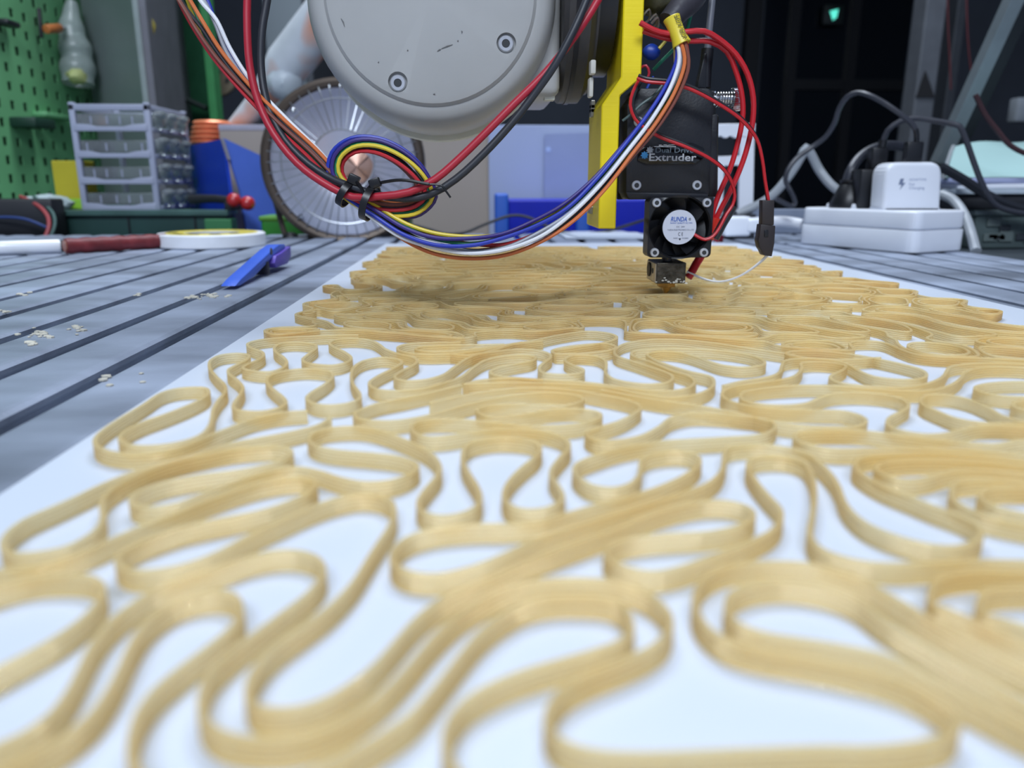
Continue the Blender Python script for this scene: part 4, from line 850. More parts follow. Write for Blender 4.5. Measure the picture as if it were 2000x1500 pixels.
for k in range(4):
    z0 = cz0 + k * th_
    rail = MB().prism([(cw0 + pw * .5, cy0 - .0012, z0), (cw1 - pw * .5, cy0 - .0012, z0), (cw1 - pw * .5, cy0 - .0012, z0 + .0085), (cw1 - .020, cy0 - .0012, z0 + .0075), (cw1 - .030, cy0 - .0012, z0 + .0052), (cw0 + .030, cy0 - .0012, z0 + .0052), (cw0 + .020, cy0 - .0012, z0 + .0075), (cw0 + pw * .5, cy0 - .0012, z0 + .0085)], (0, .004, 0), .0005)
    DC.part('rail', rail, cf)
    DC.part('side_rail', MB().box(cw1 - .0045, cw1 + .0005, cy0 + .004, cy1 - .004, z0, z0 + .005, .0005), cf)
    dr = DC.part('drawer', MB().box(cw0 + .005, cw1 - .004, cy0 + .004, cy1 - .006, z0 + .006, z0 + th_ - .010, .001), clr)
    for j in range(1, 5):
        xx = cw0 + (cw1 - cw0) * (j + .25 * math.sin(k * 2.1 + j)) / 5
        DC.part('divider', MB().box(xx - .0008, xx + .0008, cy0 + .0035, cy0 + .0045, z0 + .008, z0 + th_ - .013), cf, dr, smooth=False)
    for j in range(3):
        yy = cy0 + .022 + j * .036
        DC.part('handle', MB().ball((cw1 + .004, yy, z0 + th_ - .010), .008, 14, (.9, 1.5, .6), .05, j).ball((cw1 + .001, yy, z0 + th_ * .45), .0085, 14, (.7, 1.6, 1.3), .05, j + 5), clr, dr)
# pegboard on the left
pgx = -.640
ya, yb = .84, PX(187, 120, pgx).y; zb0, zb1 = gz, PX(187, -90, pgx).z + .05
PG = T('pegboard', 'green slotted metal pegboard standing along the left of the green bench', 'pegboard', (pgx, (ya + yb) / 2, gz))
pg_m = M('pegboard_green', (112, 178, 124), .45, var=.12, scale=6)
def peg():
    mb = MB(); py_, pz_ = .0310, .0245; hw, hh_ = .0046, .0058; th = .0015
    ny = int((yb - ya) / py_); nz_ = int((zb1 - zb0) / pz_)
    for i in range(ny):
        for j in range(nz_):
            y0 = yb - (i + 1) * py_; z0 = zb0 + j * pz_; y1 = y0 + py_; z1 = z0 + pz_; cy = (y0 + y1) / 2 + (.5 * py_ if False else 0); cz = (z0 + z1) / 2
            o_ = [(y0, z0), (y1, z0), (y1, z1), (y0, z1)]; i_ = [(cy - hw, cz - hh_), (cy + hw, cz - hh_), (cy + hw, cz + hh_), (cy - hw, cz + hh_)]
            vs = [(pgx, a, b) for a, b in o_] + [(pgx, a, b) for a, b in i_] + [(pgx - th, a, b) for a, b in i_]
            fs = [(k, (k + 1) % 4, 4 + (k + 1) % 4, 4 + k) for k in range(4)] + [(4 + k, 4 + (k + 1) % 4, 8 + (k + 1) % 4, 8 + k) for k in range(4)]
            mb.add(vs, fs)
    return mb
PG.part('panel', peg(), pg_m, smooth=False)
PG.part('back_panel', MB().box(pgx - .03, pgx - .02, ya, yb, zb0, zb1), M('pegboard_back', (22, 40, 30), .7), smooth=False)
PG.part('edge_flange', MB().box(pgx - .03, pgx + .0005, yb - .0005, yb + .002, zb0, zb1), M('pegboard_edge', (56, 112, 66), .5), smooth=False)
def hang(name, label, cat, mb, mat, loc, group=None): return one(name, label, cat, mb, mat, loc, group)
p0, p1, p2, p3 = PX(140, 5, pgx + .02), PX(140, 60, pgx + .022), PX(150, 110, pgx + .025), PX(153, 164, pgx + .025)
BG = T('plastic_bag', 'clear plastic bag with pale yellow contents hung on the pegboard', 'bag', tuple(p3))
bagm = M('clear_bag', (190, 202, 198), .3, trans=.55, var=.12, scale=40, bump=.6, bscale=60)
bp_ = catmull([p0, p1, p2, p3], .006); nb = len(bp_)
bg = MB().tube(bp_, [.008 + .016 * math.sin(min(1, i / nb * 1.15) * math.pi * .55) * (1 + .12 * math.sin(i * 1.3)) for i in range(nb)], 14)
BG.part('bag', bg, bagm)
BG.part('contents', MB().ball(PX(150, 148, pgx + .03), .015, 14, (1, 1, .8), .3, 3), M('pale_yellow_stuff', (176, 182, 120), .6, var=.2))
SD = T('orange_screwdriver', 'small screwdriver with an orange handle hung on the pegboard', 'screwdriver', tuple(PX(105, 55, pgx + .02)))
a, b = PX(90, 57, pgx + .018), PX(126, 54, pgx + .022)
SD.part('handle', MB().rod(a, a.lerp(b, .75), .0065, 14, .002), M('orange_handle', (186, 110, 58), .45))
SD.part('shaft', MB().cyl(a.lerp(b, .75), b + (b - a) * .2, .002, n=10), steel)
hang('hex_rod', 'thin dark rod hung upright on the pegboard beside the orange screwdriver', 'rod', MB().rod(PX(76, 16, pgx + .01), PX(81, 74, pgx + .01), .003, 10), wblk, tuple(PX(81, 74, pgx + .01)))
hang('dark_clip', 'dark tool clip at the upper left rim of the pegboard', 'clip', MB().box(pgx + .002, pgx + .02, PX(-14, 46, pgx).y, PX(12, 46, pgx).y, PX(0, 52, pgx).z, PX(0, 40, pgx).z, .003), wblk, tuple(PX(4, 46, pgx)))
SH = T('peg_shelf', 'small green shelf bracket with a dark box on the pegboard', 'shelf', tuple(PX(60, 240, pgx)))
SH.part('ledge', MB().box(pgx, pgx + .02, PX(62, 222, pgx).y, PX(120, 226, pgx).y, PX(90, 232, pgx).z, PX(90, 222, pgx).z, .002), pg_m)
SH.part('dark_box', MB().box(pgx, pgx + .035, PX(18, 240, pgx).y, PX(60, 240, pgx).y, PX(40, 250, pgx).z, PX(40, 231, pgx).z, .002), M('dark_green_box', (28, 58, 46), .5))
yy = PX(109, 350, pgx + .05).y; p0, p1 = P(108, 376, .99), P(160, 314, .99)
YB = T('yellow_box', 'flat yellow and lime box standing behind the clear drawers', 'box', (p0.x, .99, gz))
zmid = P(130, 370, .99).z
YB.part('lid', MB().box(p0.x, p1.x, .99, 1.02, gz + .012, p1.z, .001), M('mustard_yellow', (186, 172, 40), .5, var=.06), smooth=False)
YB.part('base', MB().box(p0.x, p1.x + .001, .989, 1.021, gz, gz + .0125, .001), M('lime_green', (150, 200, 60), .5, var=.06), smooth=False)
c = P(85, 388, .96)
one('white_rag', 'crumpled pale rag lying on the green bench left of the drawers', 'rag', MB().ball((c.x, .965, gz + .007), .026, 22, (1.15, .7, .40), .35, 8), M('pale_rag', (168, 182, 184), .8, var=.1, bump=.4, bscale=60), (c.x, .965, gz))
c0, c1 = P(-60, 450, .915), P(108, 388, .915)
one('black_tray', 'black plastic tray at the left behind the white marker', 'tray', MB().box(-.92, c1.x, .905, .934, -.004, c1.z, .003), M('tray_black', (26, 28, 33), .5), (-.7, .915, 0))
one('red_lead', 'red lead arching down beside the black tray', 'wire', MB().tube(path([(40, 384, .925), (62, 394, .910), (84, 410, .895), (95, 428, .885), (95, 446, .880), (86, 468, .875)], .004), .0022, 8), M('faded_red', (150, 62, 66), .5), tuple(P(86, 468, .875)))
one('grey_green_lead', 'grey green lead arching just right of the red lead', 'wire', MB().tube(path([(66, 384, .925), (88, 400, .910), (105, 420, .895), (107, 440, .888), (98, 462, .880), (92, 470, .876)], .004), .0018, 8), M('faded_green', (70, 96, 92), .5), tuple(P(92, 470, .876)))
one('blue_lead', 'thin blue lead running along the black tray', 'wire', MB().tube(path([(-40, 428, .90), (10, 424, .895), (50, 428, .89), (92, 444, .885)], .004), .0014, 8), M('faded_blue', (46, 66, 120), .5), tuple(P(92, 444, .885)))
# black lever with two red knobs, at the right end of the green bench
LV = T('red_knob_lever', 'black lever with two red ball knobs on the end of the green bench', 'lever', (P(470, 395, .945).x, .945, gz))
LV.part('bar', MB().tube([P(372, 389, .965), P(420, 388, .955), P(478, 394, .945)], [.006, .005, .0045], 10), wblk)
rk = M('red_knob_m', (178, 40, 44), .3, var=.1, coat=.5)
LV.part('knob', MB().ball(P(457, 391, .942), .0085, 18), rk); LV.part('knob', MB().ball(P(484, 397, .946), .0085, 18), rk)
LV.part('base', MB().box(P(440, 400, .95).x, P(470, 400, .95).x, .945, .965, gz, gz + .010, .001), wblk)
# blue folded sheet bin
BF = T('blue_folded_box', 'creased blue corrugated plastic box left of the wire heater', 'box', (P(455, 440, 1.0).x, 1.0, 0))
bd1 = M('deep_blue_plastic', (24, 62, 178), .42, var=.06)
def slab(pts, d): return MB().prism(pts, d, .0008, 1)
lo = lambda p: Vector((p.x, p.y, -.80))
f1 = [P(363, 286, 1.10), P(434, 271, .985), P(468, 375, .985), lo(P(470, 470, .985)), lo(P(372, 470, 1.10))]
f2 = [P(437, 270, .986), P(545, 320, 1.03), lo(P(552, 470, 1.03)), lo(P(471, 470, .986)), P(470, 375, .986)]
def sheet(pts, th, mat, name, lab=None):
    n = (pts[1] - pts[0]).cross(pts[-1] - pts[0]).normalized()
    if n.y < 0: n = -n
    c0 = pts[0]; pts = [p - n * (p - c0).dot(n) for p in pts]
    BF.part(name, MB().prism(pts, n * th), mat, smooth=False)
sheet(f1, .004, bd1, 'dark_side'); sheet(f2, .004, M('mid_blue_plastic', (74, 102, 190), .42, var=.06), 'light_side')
BF.part('crease_strip', MB().tube([P(434, 272, .983), P(447, 312, .9825)], .0022, 8), M('crease_grey', (130, 128, 140), .5))
# green tote behind the heater's foot
gt = P(508, 422, .93); gt2 = P(625, 460, .93)
GT = T('green_tote', 'bright green plastic tote on the floor end behind the heater stand', 'tote', (gt.x, .95, -.80))
GT.part('body', MB().box(gt.x, P(800, 440, .93).x, .93, .978, -.80, gt.z - .004, .003), M('bright_green', (52, 140, 46), .45, var=.25, scale=14), smooth=False)
GT.part('rim', MB().box(gt.x - .002, P(802, 440, .93).x, .928, .980, gt.z - .006, gt.z, .002), M('lime_rim', (96, 160, 50), .45, var=.3, scale=16), smooth=False)
# tall grey metal cabinet corner, dark green upright, perforated disc
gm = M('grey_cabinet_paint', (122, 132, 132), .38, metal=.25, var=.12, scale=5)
def upright(pix_y, zlo, zhi): return [Vector((P(u, 150, y).x, y, 0)) for u, y in pix_y]
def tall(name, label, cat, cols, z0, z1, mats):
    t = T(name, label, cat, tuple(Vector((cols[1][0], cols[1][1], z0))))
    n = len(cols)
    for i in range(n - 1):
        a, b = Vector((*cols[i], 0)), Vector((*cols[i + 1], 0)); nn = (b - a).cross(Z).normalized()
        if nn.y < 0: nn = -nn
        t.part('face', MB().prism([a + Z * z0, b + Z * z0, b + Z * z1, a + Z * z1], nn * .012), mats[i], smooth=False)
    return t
pc = lambda u, y: (P(u, 120, y).x, y)
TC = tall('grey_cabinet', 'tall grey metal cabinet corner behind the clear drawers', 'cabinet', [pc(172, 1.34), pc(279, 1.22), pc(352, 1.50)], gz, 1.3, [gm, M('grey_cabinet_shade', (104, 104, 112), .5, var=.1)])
a = Vector((*pc(279, 1.219), 0))
TC.part('corner_trim', MB().box(a.x - .005, a.x + .003, a.y - .004, a.y + .006, gz, 1.3, .001), M('grey_trim', (150, 158, 158), .35, metal=.3), smooth=False)
one('yellow_tag', 'crumpled yellow tag stuck on the side of the grey cabinet', 'tag', MB().ball(P(291, 52, 1.255), .010, 12, (1, .3, 1.2), .5, 4), M('tag_yellow', (150, 136, 40), .6, var=.3, scale=80), tuple(P(291, 52, 1.255)))
GU = T('green_upright', 'dark green steel upright between the grey cabinet and the copper hose', 'upright', (*pc(380, 1.5), gz))
a, b = pc(340, 1.52), pc(408, 1.46)
GU.part('face', MB().prism([Vector((a[0], a[1], gz)), Vector((b[0], b[1], gz)), Vector((b[0], b[1], 1.4)), Vector((a[0], a[1], 1.4))], (0, .02, 0)), M('upright_dark_green', (44, 96, 66), .5, var=.15), smooth=False)
b2 = pc(413, 1.45)
GU.part('flange', MB().box(b2[0] - .007, b2[0] + .006, 1.435, 1.47, gz, 1.4, .001), M('upright_green', (58, 136, 78), .45), smooth=False)
p0, p1 = P(360, 192, 1.458), P(404, 212, 1.445)
GU.part('slot', MB().tube([p0, p1], .0050, 6), M('slot_dark', (18, 34, 30), .7))
c = P(417, 140, 1.56); ds = MB()
rr_ = .045
ds.lathe([(0, 0), (rr_ - .002, 0), (rr_, .002), (rr_, .008), (0, .008)], c, Y, 30)
DS = T('perforated_disc', 'tan perforated disc hanging behind the dark green upright', 'disc', tuple(c))
DS.part('disc', ds, M('tan_disc', (128, 116, 96), .6, var=.15))
for i in range(14):
    an = i * 2.399; q = .012 * math.sqrt(i + .6)
    if q < rr_ - .006: DS.part('hole', MB().cyl((c.x + q * math.cos(an), c.y - .0006, c.z + q * math.sin(an)), (c.x + q * math.cos(an), c.y + .001, c.z + q * math.sin(an)), .0042, n=10), dark_hole)
# copper coloured corrugated hose end
c = P(410, 258, 1.12); HO = T('copper_hose', 'short copper orange corrugated hose above the blue box', 'hose', tuple(c))
cu = M('copper_orange', (240, 142, 100), .35, metal=.3, var=.15)
for i in range(5):
    z = P(410, 241 + i * 9.5, 1.12).z; dx = (i - 2) * -.002
    HO.part('ring', MB().lathe([(.010, -.0032), (.0225, -.0030), (.0255, 0), (.0225, .0030), (.010, .0032)], (c.x + dx, c.y, z), Z, 26), cu)
# wrapped diagonal arm and grey panels behind
a, b = P(452, 268, 1.16), P(668, -10, 1.06); WA = T('wrapped_arm', 'diagonal white pipe wrapped in plastic with orange stains behind the heater', 'pipe', tuple(a))
n_ = 30; pts = [a.lerp(b, i / n_) for i in range(n_ + 1)]
wm = M('stained_wrap', (206, 210, 216), .45, var=.08, bump=.5, bscale=25)
nt = wm.node_tree; bs = nt.nodes['Principled BSDF']; tc_ = nt.nodes.new('ShaderNodeTexCoord'); n3 = nt.nodes.new('ShaderNodeTexNoise'); n3.inputs['Scale'].default_value = 11
nt.links.new(tc_.outputs['Object'], n3.inputs['Vector']); r3 = nt.nodes.new('ShaderNodeValToRGB'); r3.color_ramp.elements[0].position = .54; r3.color_ramp.elements[1].position = .64
nt.links.new(n3.outputs[0], r3.inputs[0]); mx = nt.nodes.new('ShaderNodeMixRGB'); mx.inputs[2].default_value = L3((214, 150, 122)) + (1,)
old = bs.inputs['Base Color'].links[0].from_socket; nt.links.new(old, mx.inputs[1]); nt.links.new(r3.outputs[0], mx.inputs[0]); nt.links.new(mx.outputs[0], bs.inputs['Base Color'])
WA.part('pipe', MB().tube(pts, [.016 + .013 * min(1, max(0, (i - 9) / 7)) for i in range(n_ + 1)], 18), wm)
WA.part('joint', MB().ball(P(556, 160, 1.10), .027, 18, (.9, .9, .9), .12, 6), M('wrap_grey', (186, 194, 200), .4, var=.1, bump=.4, bscale=30))
p0, p1 = P(508, -60, 1.75), P(604, 250, 1.75)
GP = T('grey_locker', 'tall dull grey locker standing far behind the wrapped pipe', 'locker', (p0.x, 1.75, -.80))
GP.part('door', MB().box(p0.x, p1.x, 1.75, 1.77, -.80, 1.4, .002), M('locker_grey', (112, 122, 128), .5, var=.08, scale=4), smooth=False)
GP.part('side_edge', MB().box(p1.x, p1.x + .015, 1.752, 2.1, -.80, 1.4, .002), M('locker_dark', (60, 64, 70), .5), smooth=False)
# boards behind the bench
BB = T('beige_board', 'large beige board standing behind the round wire heater', 'board', (P(700, 450, 1.10).x, 1.10, -.80))
p0, p1 = P(426, 244, 1.10), P(956, 244, 1.10)
BB.part('board', MB().box(p0.x, p1.x, 1.10, 1.125, -.80, p0.z, .0015), M('beige_board_m', (172, 160, 150), .6, var=.04, scale=5), smooth=False)
BB.part('edge_strip', MB().box(p0.x, p1.x, 1.099, 1.126, p0.z - .007, p0.z + .0005, .001), M('board_edge', (176, 172, 186), .5), smooth=False)
BP = T('blue_white_panel', 'pale blue acrylic panel standing between beige board and yellow bracket', 'panel', (P(1100, 420, 1.08).x, 1.08, -.02))
p0, p1 = P(954, 244, 1.085), P(1262, 244, 1.085)
BP.part('panel', MB().box(p0.x, p1.x, 1.085, 1.090, -.80, p0.z, .0008), M('pale_blue_acrylic', (172, 184, 214), .3, var=.03, scale=4), smooth=False)
p2 = P(1064, 262, 1.075); p3 = P(1300, 256, 1.075)
BP.part('front_sheet', MB().prism([(p2.x, 1.075, -.2), (p3.x, 1.075, -.2), (p3.x, 1.075, p3.z), (p2.x, 1.075, p2.z)], (0, .004, 0)), M('blue_grey_acrylic', (152, 164, 198), .3, var=.03), smooth=False)
BP.part('hole_plug', MB().cyl(P(1071, 292, 1.074), P(1071, 292, 1.074) + Vector((0, .002, 0)), .0035, n=16), M('plug_white', (176, 196, 236), .4))
BI = T('blue_bin', 'deep blue plastic bin behind the far end of the white sheet', 'bin', (P(1100, 450, .98).x, .98, -.80))
p0, p1 = P(988, 390, .98), P(1262, 390, .98)
BI.part('wall', MB().box(p0.x, p1.x, .98, 1.06, -.80, p0.z, .002), M('bin_blue', (14, 34, 178), .4, var=.05), smooth=False)
q0, q1 = P(966, 378, .97), P(993, 378, .97)
BI.part('corner_post', MB().box(q0.x, q1.x, .968, 1.0, -.80, q0.z, .003, 3), M('bin_light_blue', (38, 92, 190), .4, var=.05))
q0, q1 = P(1126, 405, .972), P(1152, 405, .972)
BI.part('rib', MB().box(q0.x, q1.x, .970, .985, -.80, q0.z, .003, 3), M('bin_light_blue', (38, 92, 190)))
one('paper_sheets', 'loose white paper sheets lying at the far end of the bench', 'paper', MB().box(P(1098, 462, .82).x, P(1262, 462, .82).x, .785, .87, .0003, .0022, .0004).box(P(1110, 462, .82).x, P(1240, 462, .82).x, .79, .866, .0024, .0036, .0004, rot=Matrix.Rotation(R(6), 3, 'Z')), sheet_m, tuple(P(1180, 465, .82)))
one('bench_cable', 'thin black cable crossing the far end of the bench by the blue bin', 'cable', MB().tube(path([(745, 462, .83), (800, 440, .85), (835, 447, .85), (870, 457, .845), (905, 455, .85), (950, 437, .855), (1000, 421, .86), (1030, 424, .86), (1070, 442, .855), (1120, 456, .85), (1180, 452, .85), (1258, 430, .86)], .004), .0016, 8), wblk, tuple(P(905, 455, .85)))

# ---------------------------------------------------------------- round wire heater
hc = P(672, 318, .835); HR = T('wire_heater', 'round parabolic heater with silver reflector and wire guard on bent stand', 'heater', (hc.x, .84, 0))
Rr = 139 / F_PX * .835
brz = M('bronze_pipe', (84, 74, 66), .4, metal=.5, var=.2); slv = M('silver_reflector', (214, 220, 236), .34, metal=.55, var=.05)
axh = Vector((.12, -1, .05)).normalized()
e1 = axh.cross(Z).normalized(); e2 = e1.cross(axh).normalized() * 1
def HP(r, a, h): return hc + axh * h + (e1 * math.cos(a) + e2 * math.sin(a)) * r
NF = 168
def refl():
    vs = []; fs = []; nr = 12
    for i in range(NF):
        a = 2 * math.pi * i / NF; rp = (1 if i % 2 else -1)
        for j in range(nr + 1):
            t = j / nr; r_ = Rr * (.10 + .88 * t); vs.append(HP(r_, a, -.042 * (1 - t * t) + .0005 * rp * (t ** .5)))
    m = nr + 1
    for i in range(NF):
        k = (i + 1) % NF
        for j in range(nr): fs.append((i * m + j, k * m + j, k * m + j + 1, i * m + j + 1))
    return MB().add(vs, fs)
HR.part('reflector', refl(), slv, ang=80)
def hoop(r, h, rad, n=64): return MB().tube([HP(r, 2 * math.pi * i / n, h) for i in range(n)], rad, 8, closed=True)
HR.part('outer_ring', hoop(Rr * 1.02, 0, .0052), brz)
HR.part('back_shell', MB().lathe([(.018, -.052), (Rr * .6, -.036), (Rr * .99, -.004)], hc, axh, 48, capa=True, capb=False), brz)
gw = M('guard_wire', (170, 174, 180), .3, metal=.8)
HR.part('guard_hoop', hoop(Rr * .80, .012, .0009), gw); HR.part('guard_hoop', hoop(Rr * .40, .020, .0009), gw)
for i in range(44):
    a = 2 * math.pi * i / 44
    HR.part('guard_wire', MB().tube([HP(Rr * 1.01, a, .003), HP(Rr * .93, a, .009), HP(Rr * .80, a, .012), HP(Rr * .6, a, .0165), HP(Rr * .40, a, .020)], .0006, 5), gw)
cc = P(697, 326, .826)
cup = M('copper_core', (196, 158, 140), .25, metal=.6, var=.12)
HR.part('element', MB().lathe([(.0165, -.030), (.0170, -.004), (.0160, .0), (.0, .003)], cc, axh, 30), cup)
for k in range(4):
    a = R(45 + 90 * k); HR.part('element_fin', MB().tube([cc + axh * .0035, cc + axh * .002 + (e1 * math.cos(a) + e2 * math.sin(a)) * .0155], [.0004, .0016], 6), M('copper_shade', (150, 116, 102), .3, metal=.5))
st = [P(526, 330, .845), P(522, 300, .845)]
for sgn, pxs in ((0, [(531, 292, .850), (524, 318, .847), (527, 352, .845), (540, 400, .843), (551, 440, .842), (560, 468, .842)]), (1, [(818, 300, .85), (815, 340, .85), (806, 390, .85), (795, 430, .848), (788, 462, .845)])):
    HR.part('stand_leg', MB().tube(path(pxs, .004), .0030, 10), brz)
HR.part('foot_bar', MB().tube(path([(560, 467, .842), (640, 464, .835), (720, 463, .835), (788, 462, .845)], .006), .0030, 10), brz)
HR.part('rubber_foot', MB().ball(P(568, 464, .838), .0075, 14, (1.2, 1, .8)), wblk)
HR.part('clamp', MB().box(*[f(P(527, 320, .842))for f in (lambda p: p.x - .006, lambda p: p.x + .006, lambda p: p.y - .006, lambda p: p.y + .006, lambda p: p.z - .005, lambda p: p.z + .005)], .0015), wblk)
for (u, v) in ((573, 216), (588, 423)): HR.part('rim_screw', MB().ball(P(u, v, .826), .0032, 12), chrome)
one('heater_flex', 'thin dark flex hanging down beside the left heater leg', 'cable', MB().tube(path([(526, 328, .838), (525, 350, .836), (533, 372, .835), (540, 400, .834), (545, 430, .833)], .004), .0013, 7), wblk, tuple(P(545, 430, .833)))

# ---------------------------------------------------------------- right side of the bench
wp = M('white_appliance', (222, 226, 234), .36, var=.02, coat=.2)
A, C, B = G(1556, 476), G(1782, 497), G(1884, 490)
D = A + B - C; zt_ = P(1782, 413, C.y).z
def foot(ins, zz):
    c = (A + B + C + D) / 4; pts = []
    q = [A, C, B, D]
    for i, p in enumerate(q):
        pr, nx_ = q[i - 1], q[(i + 1) % 4]; d1 = (pr - p).normalized(); d2 = (nx_ - p).normalized()
        p = p + (d1 + d2) * ins
        r_ = .010
        for t in (0, .15, .35, .5, .65, .85, 1):
            a_ = p + d1 * r_; b_ = p + d2 * r_
            m1 = a_.lerp(p, t); m2 = p.lerp(b_, t); pts.append(m1.lerp(m2, t) + Z * zz)
    return pts
PS = T('power_strip', 'white power strip with rounded corners on the bench right of the print', 'power strip', tuple((A + B + C + D) / 4))
hz_ = zt_
PS.part('base', MB().prism(foot(0, .0008), (0, 0, hz_ * .52), .0008), wp)
PS.part('lid', MB().prism(foot(.0006, .0008 + hz_ * .535), (0, 0, hz_ * .465 - .0008), .0022, 3), wp)
e_ = (A - C).normalized(); f_ = (B - C).normalized()
pp = A - e_ * .020 + f_ * .012
PS.part('switch_block', MB().prism([pp + Z * (hz_ - .001), pp - e_ * .035 + Z * (hz_ - .001), pp - e_ * .035 + f_ * .035 + Z * (hz_ - .001), pp + f_ * .035 + Z * (hz_ - .001)], (0, 0, .005), .0015), wp)
PS.part('cord_grip', MB().tube([A + f_ * .03 + Z * (hz_ * .55) + e_ * .0, A + f_ * .03 + Z * hz_ * .55 + e_ * .012], [.0072, .0052], 14), wp)
cbm = M('white_cable', (214, 216, 222), .4, var=.03)
one('strip_cord', 'thick white cord leaving the left end of the power strip', 'cable', MB().tube(path([(1566, 438, .735), (1545, 434, .74), (1520, 432, .735), (1490, 434, .73), (1455, 436, .73)], .004), .0050, 12), cbm, tuple(P(1520, 432, .735)))
UC = T('white_usb_plug', 'white rectangular plug lying behind the hanging dark plug', 'plug', tuple(P(1450, 462, .725)))
a, b = P(1415, 462, .715), P(1470, 423, .715)
UC.part('shell', MB().box(a.x, b.x, .715, .735, max(.0002, a.z), b.z, .003, 3), wp)
a, b = P(1460, 455, .712), P(1492, 427, .712)
UC.part('nose', MB().box(a.x, b.x, .713, .73, a.z, b.z, .003, 3), wp)
one('red_clip', 'small dark red clip just left of the white rectangular plug', 'clip', MB().box(P(1398, 460, .74).x, P(1414, 460, .74).x, .74, .75, .0003, P(1404, 432, .74).z, .001), M('clip_red', (168, 34, 52), .4), tuple(P(1404, 460, .74)))
# charger
yc_ = (A.lerp(C, .72) + f_ * .016).y
def cpt(u, v, y=None): return P(u, v, y or yc_)
CH = T('fast_charger', 'white fast charger cube plugged upright into the power strip', 'charger', (cpt(1783, 408).x, yc_ + .012, hz_))
def rpoly(pts, r, n=5):
    out = []; N = len(pts)
    for i, p in enumerate(pts):
        d1 = (pts[i - 1] - p).normalized(); d2 = (pts[(i + 1) % N] - p).normalized()
        rr = r[i]
        a_, b_ = p + d1 * rr, p + d2 * rr
        for k in range(n + 1):
            t = k / n; m1 = a_.lerp(p, t); m2 = p.lerp(b_, t); out.append(m1.lerp(m2, t))
    return out
zbot = hz_ - .0024
pb0, pb1 = cpt(1724, 408), cpt(1838, 408); pt0, pt1 = cpt(1731, 317), cpt(1843, 316)
pb0.z = pb1.z = zbot
CH.part('body', MB().prism(rpoly([pb0, pb1, pt1, pt0], [.002, .002, .011, .011]), (0, .024, 0), .0035, 3), wp)
gi = M('charger_ink', (112, 122, 146), .5, var=.02); li = M('charger_light_ink', (142, 152, 178), .5, var=.02)
def ct(body, u0, v0, u1, h, mat):
    o = cpt(u0, v0, yc_ - .0001); e = cpt(u1, v0, yc_ - .0001)
    CH.part('lettering', text(body, h / F_PX * yc_ / .69, o, X, Z, width=(e - o).length), mat, smooth=False)
ct('ADAPTIVE', 1775, 353, 1809, 4.2, li); ct('Fast', 1775, 362, 1786, 4.6, li); ct('Charging', 1775, 369.5, 1805, 4.8, li)
bolt = [(1759, 349), (1766, 349), (1763, 357), (1769, 357), (1757, 371), (1761, 361), (1755, 361)]
CH.part('bolt_mark', MB().prism([cpt(u, v, yc_ - .0002) for u, v in bolt], (0, .00015, 0)), gi, smooth=False)
a, b = cpt(1770, 319, yc_ + .006), cpt(1808, 276, yc_ + .006)
UP = T('black_usb_plug', 'black usb plug standing in the top of the white charger', 'plug', (a.x, yc_ + .01, a.z))
UP.part('shell', MB().box(a.x, b.x, yc_ + .007, yc_ + .015, P(1790, 318, yc_ + .006).z + .0002, b.z, .0015), black_pl)
UP.part('strain_relief', MB().tube(path([(1790, 277, yc_ + .011), (1790, 262, yc_ + .011), (1788, 252, yc_ + .011)], .003), .0022, 10), black_pl)
yk = (A.lerp(C, .50) + f_ * .02).y
a, b = P(1676, 404, yk), P(1730, 331, yk); a.z = hz_ + .0002
BA = T('black_adapter', 'square black power adapter plugged in left of the white charger', 'adapter', (a.x, yk + .01, hz_))
BA.part('body', MB().box(a.x, b.x, yk, yk + .03, a.z, b.z, .0015), black_pl)
c0, c1 = P(1702, 331, yk + .008), P(1738, 288, yk + .008)
BA.part('upper_plug', MB().box(c0.x, c1.x, yk + .008, yk + .02, c0.z, c1.z, .0015), black_pl)
BA.part('strain_relief', MB().tube(path([(1722, 288, yk + .012), (1725, 274, yk + .012)], .003), .0036, 10), black_pl)
yq = (A.lerp(C, .30) + f_ * .022).y
b0 = P(1655, 403, yq); b0.z = hz_ + .0002; ht_ = P(1655, 350, yq).z - b0.z
BC = T('black_mains_plug', 'cone shaped black mains plug at the left end of the power strip', 'plug', tuple(b0))
BC.part('body', MB().lathe([(.0155, 0), (.0160, .003), (.0125, ht_ * .45), (.0085, ht_ * .80), (.0070, ht_ * .86)], b0, Z, 20), black_pl)
BC.part('collar', MB().lathe([(.0055, ht_ * .84), (.0085, ht_ * .88), (.0085, ht_ * .97), (.005, ht_)], b0, Z, 18), black_pl)
ck = M('dark_cable', (50, 52, 60), .35, var=.05)
zq = lambda *a: path(list(a), .004)
one('mains_cable', 'dark cable arching from the cone shaped mains plug behind the charger', 'cable', MB().tube(zq((1655, 352, yq), (1660, 336, yq), (1675, 312, yq + .005), (1700, 293, yq + .01), (1735, 284, yq + .012), (1768, 288, yq + .014), (1790, 300, yq + .03)), .0042, 10), ck, tuple(P(1655, 352, yq)))
one('adapter_cable', 'dark cable rising from the black adapter and dropping far right', 'cable', MB().tube(zq((1725, 275, yk + .012), (1734, 255, yk + .012), (1757, 238, yk + .01), (1785, 231, yk + .006), (1825, 236, yk), (1862, 243, yk - .01), (1874, 247, yk - .012), (1886, 272, yk - .015), (1903, 320, yk - .02), (1921, 365, yk - .02), (1942, 398, yk - .02), (1970, 411, yk - .02), (2060, 424, yk - .02)), .0024, 9), ck, tuple(P(1725, 275, yk + .012)))
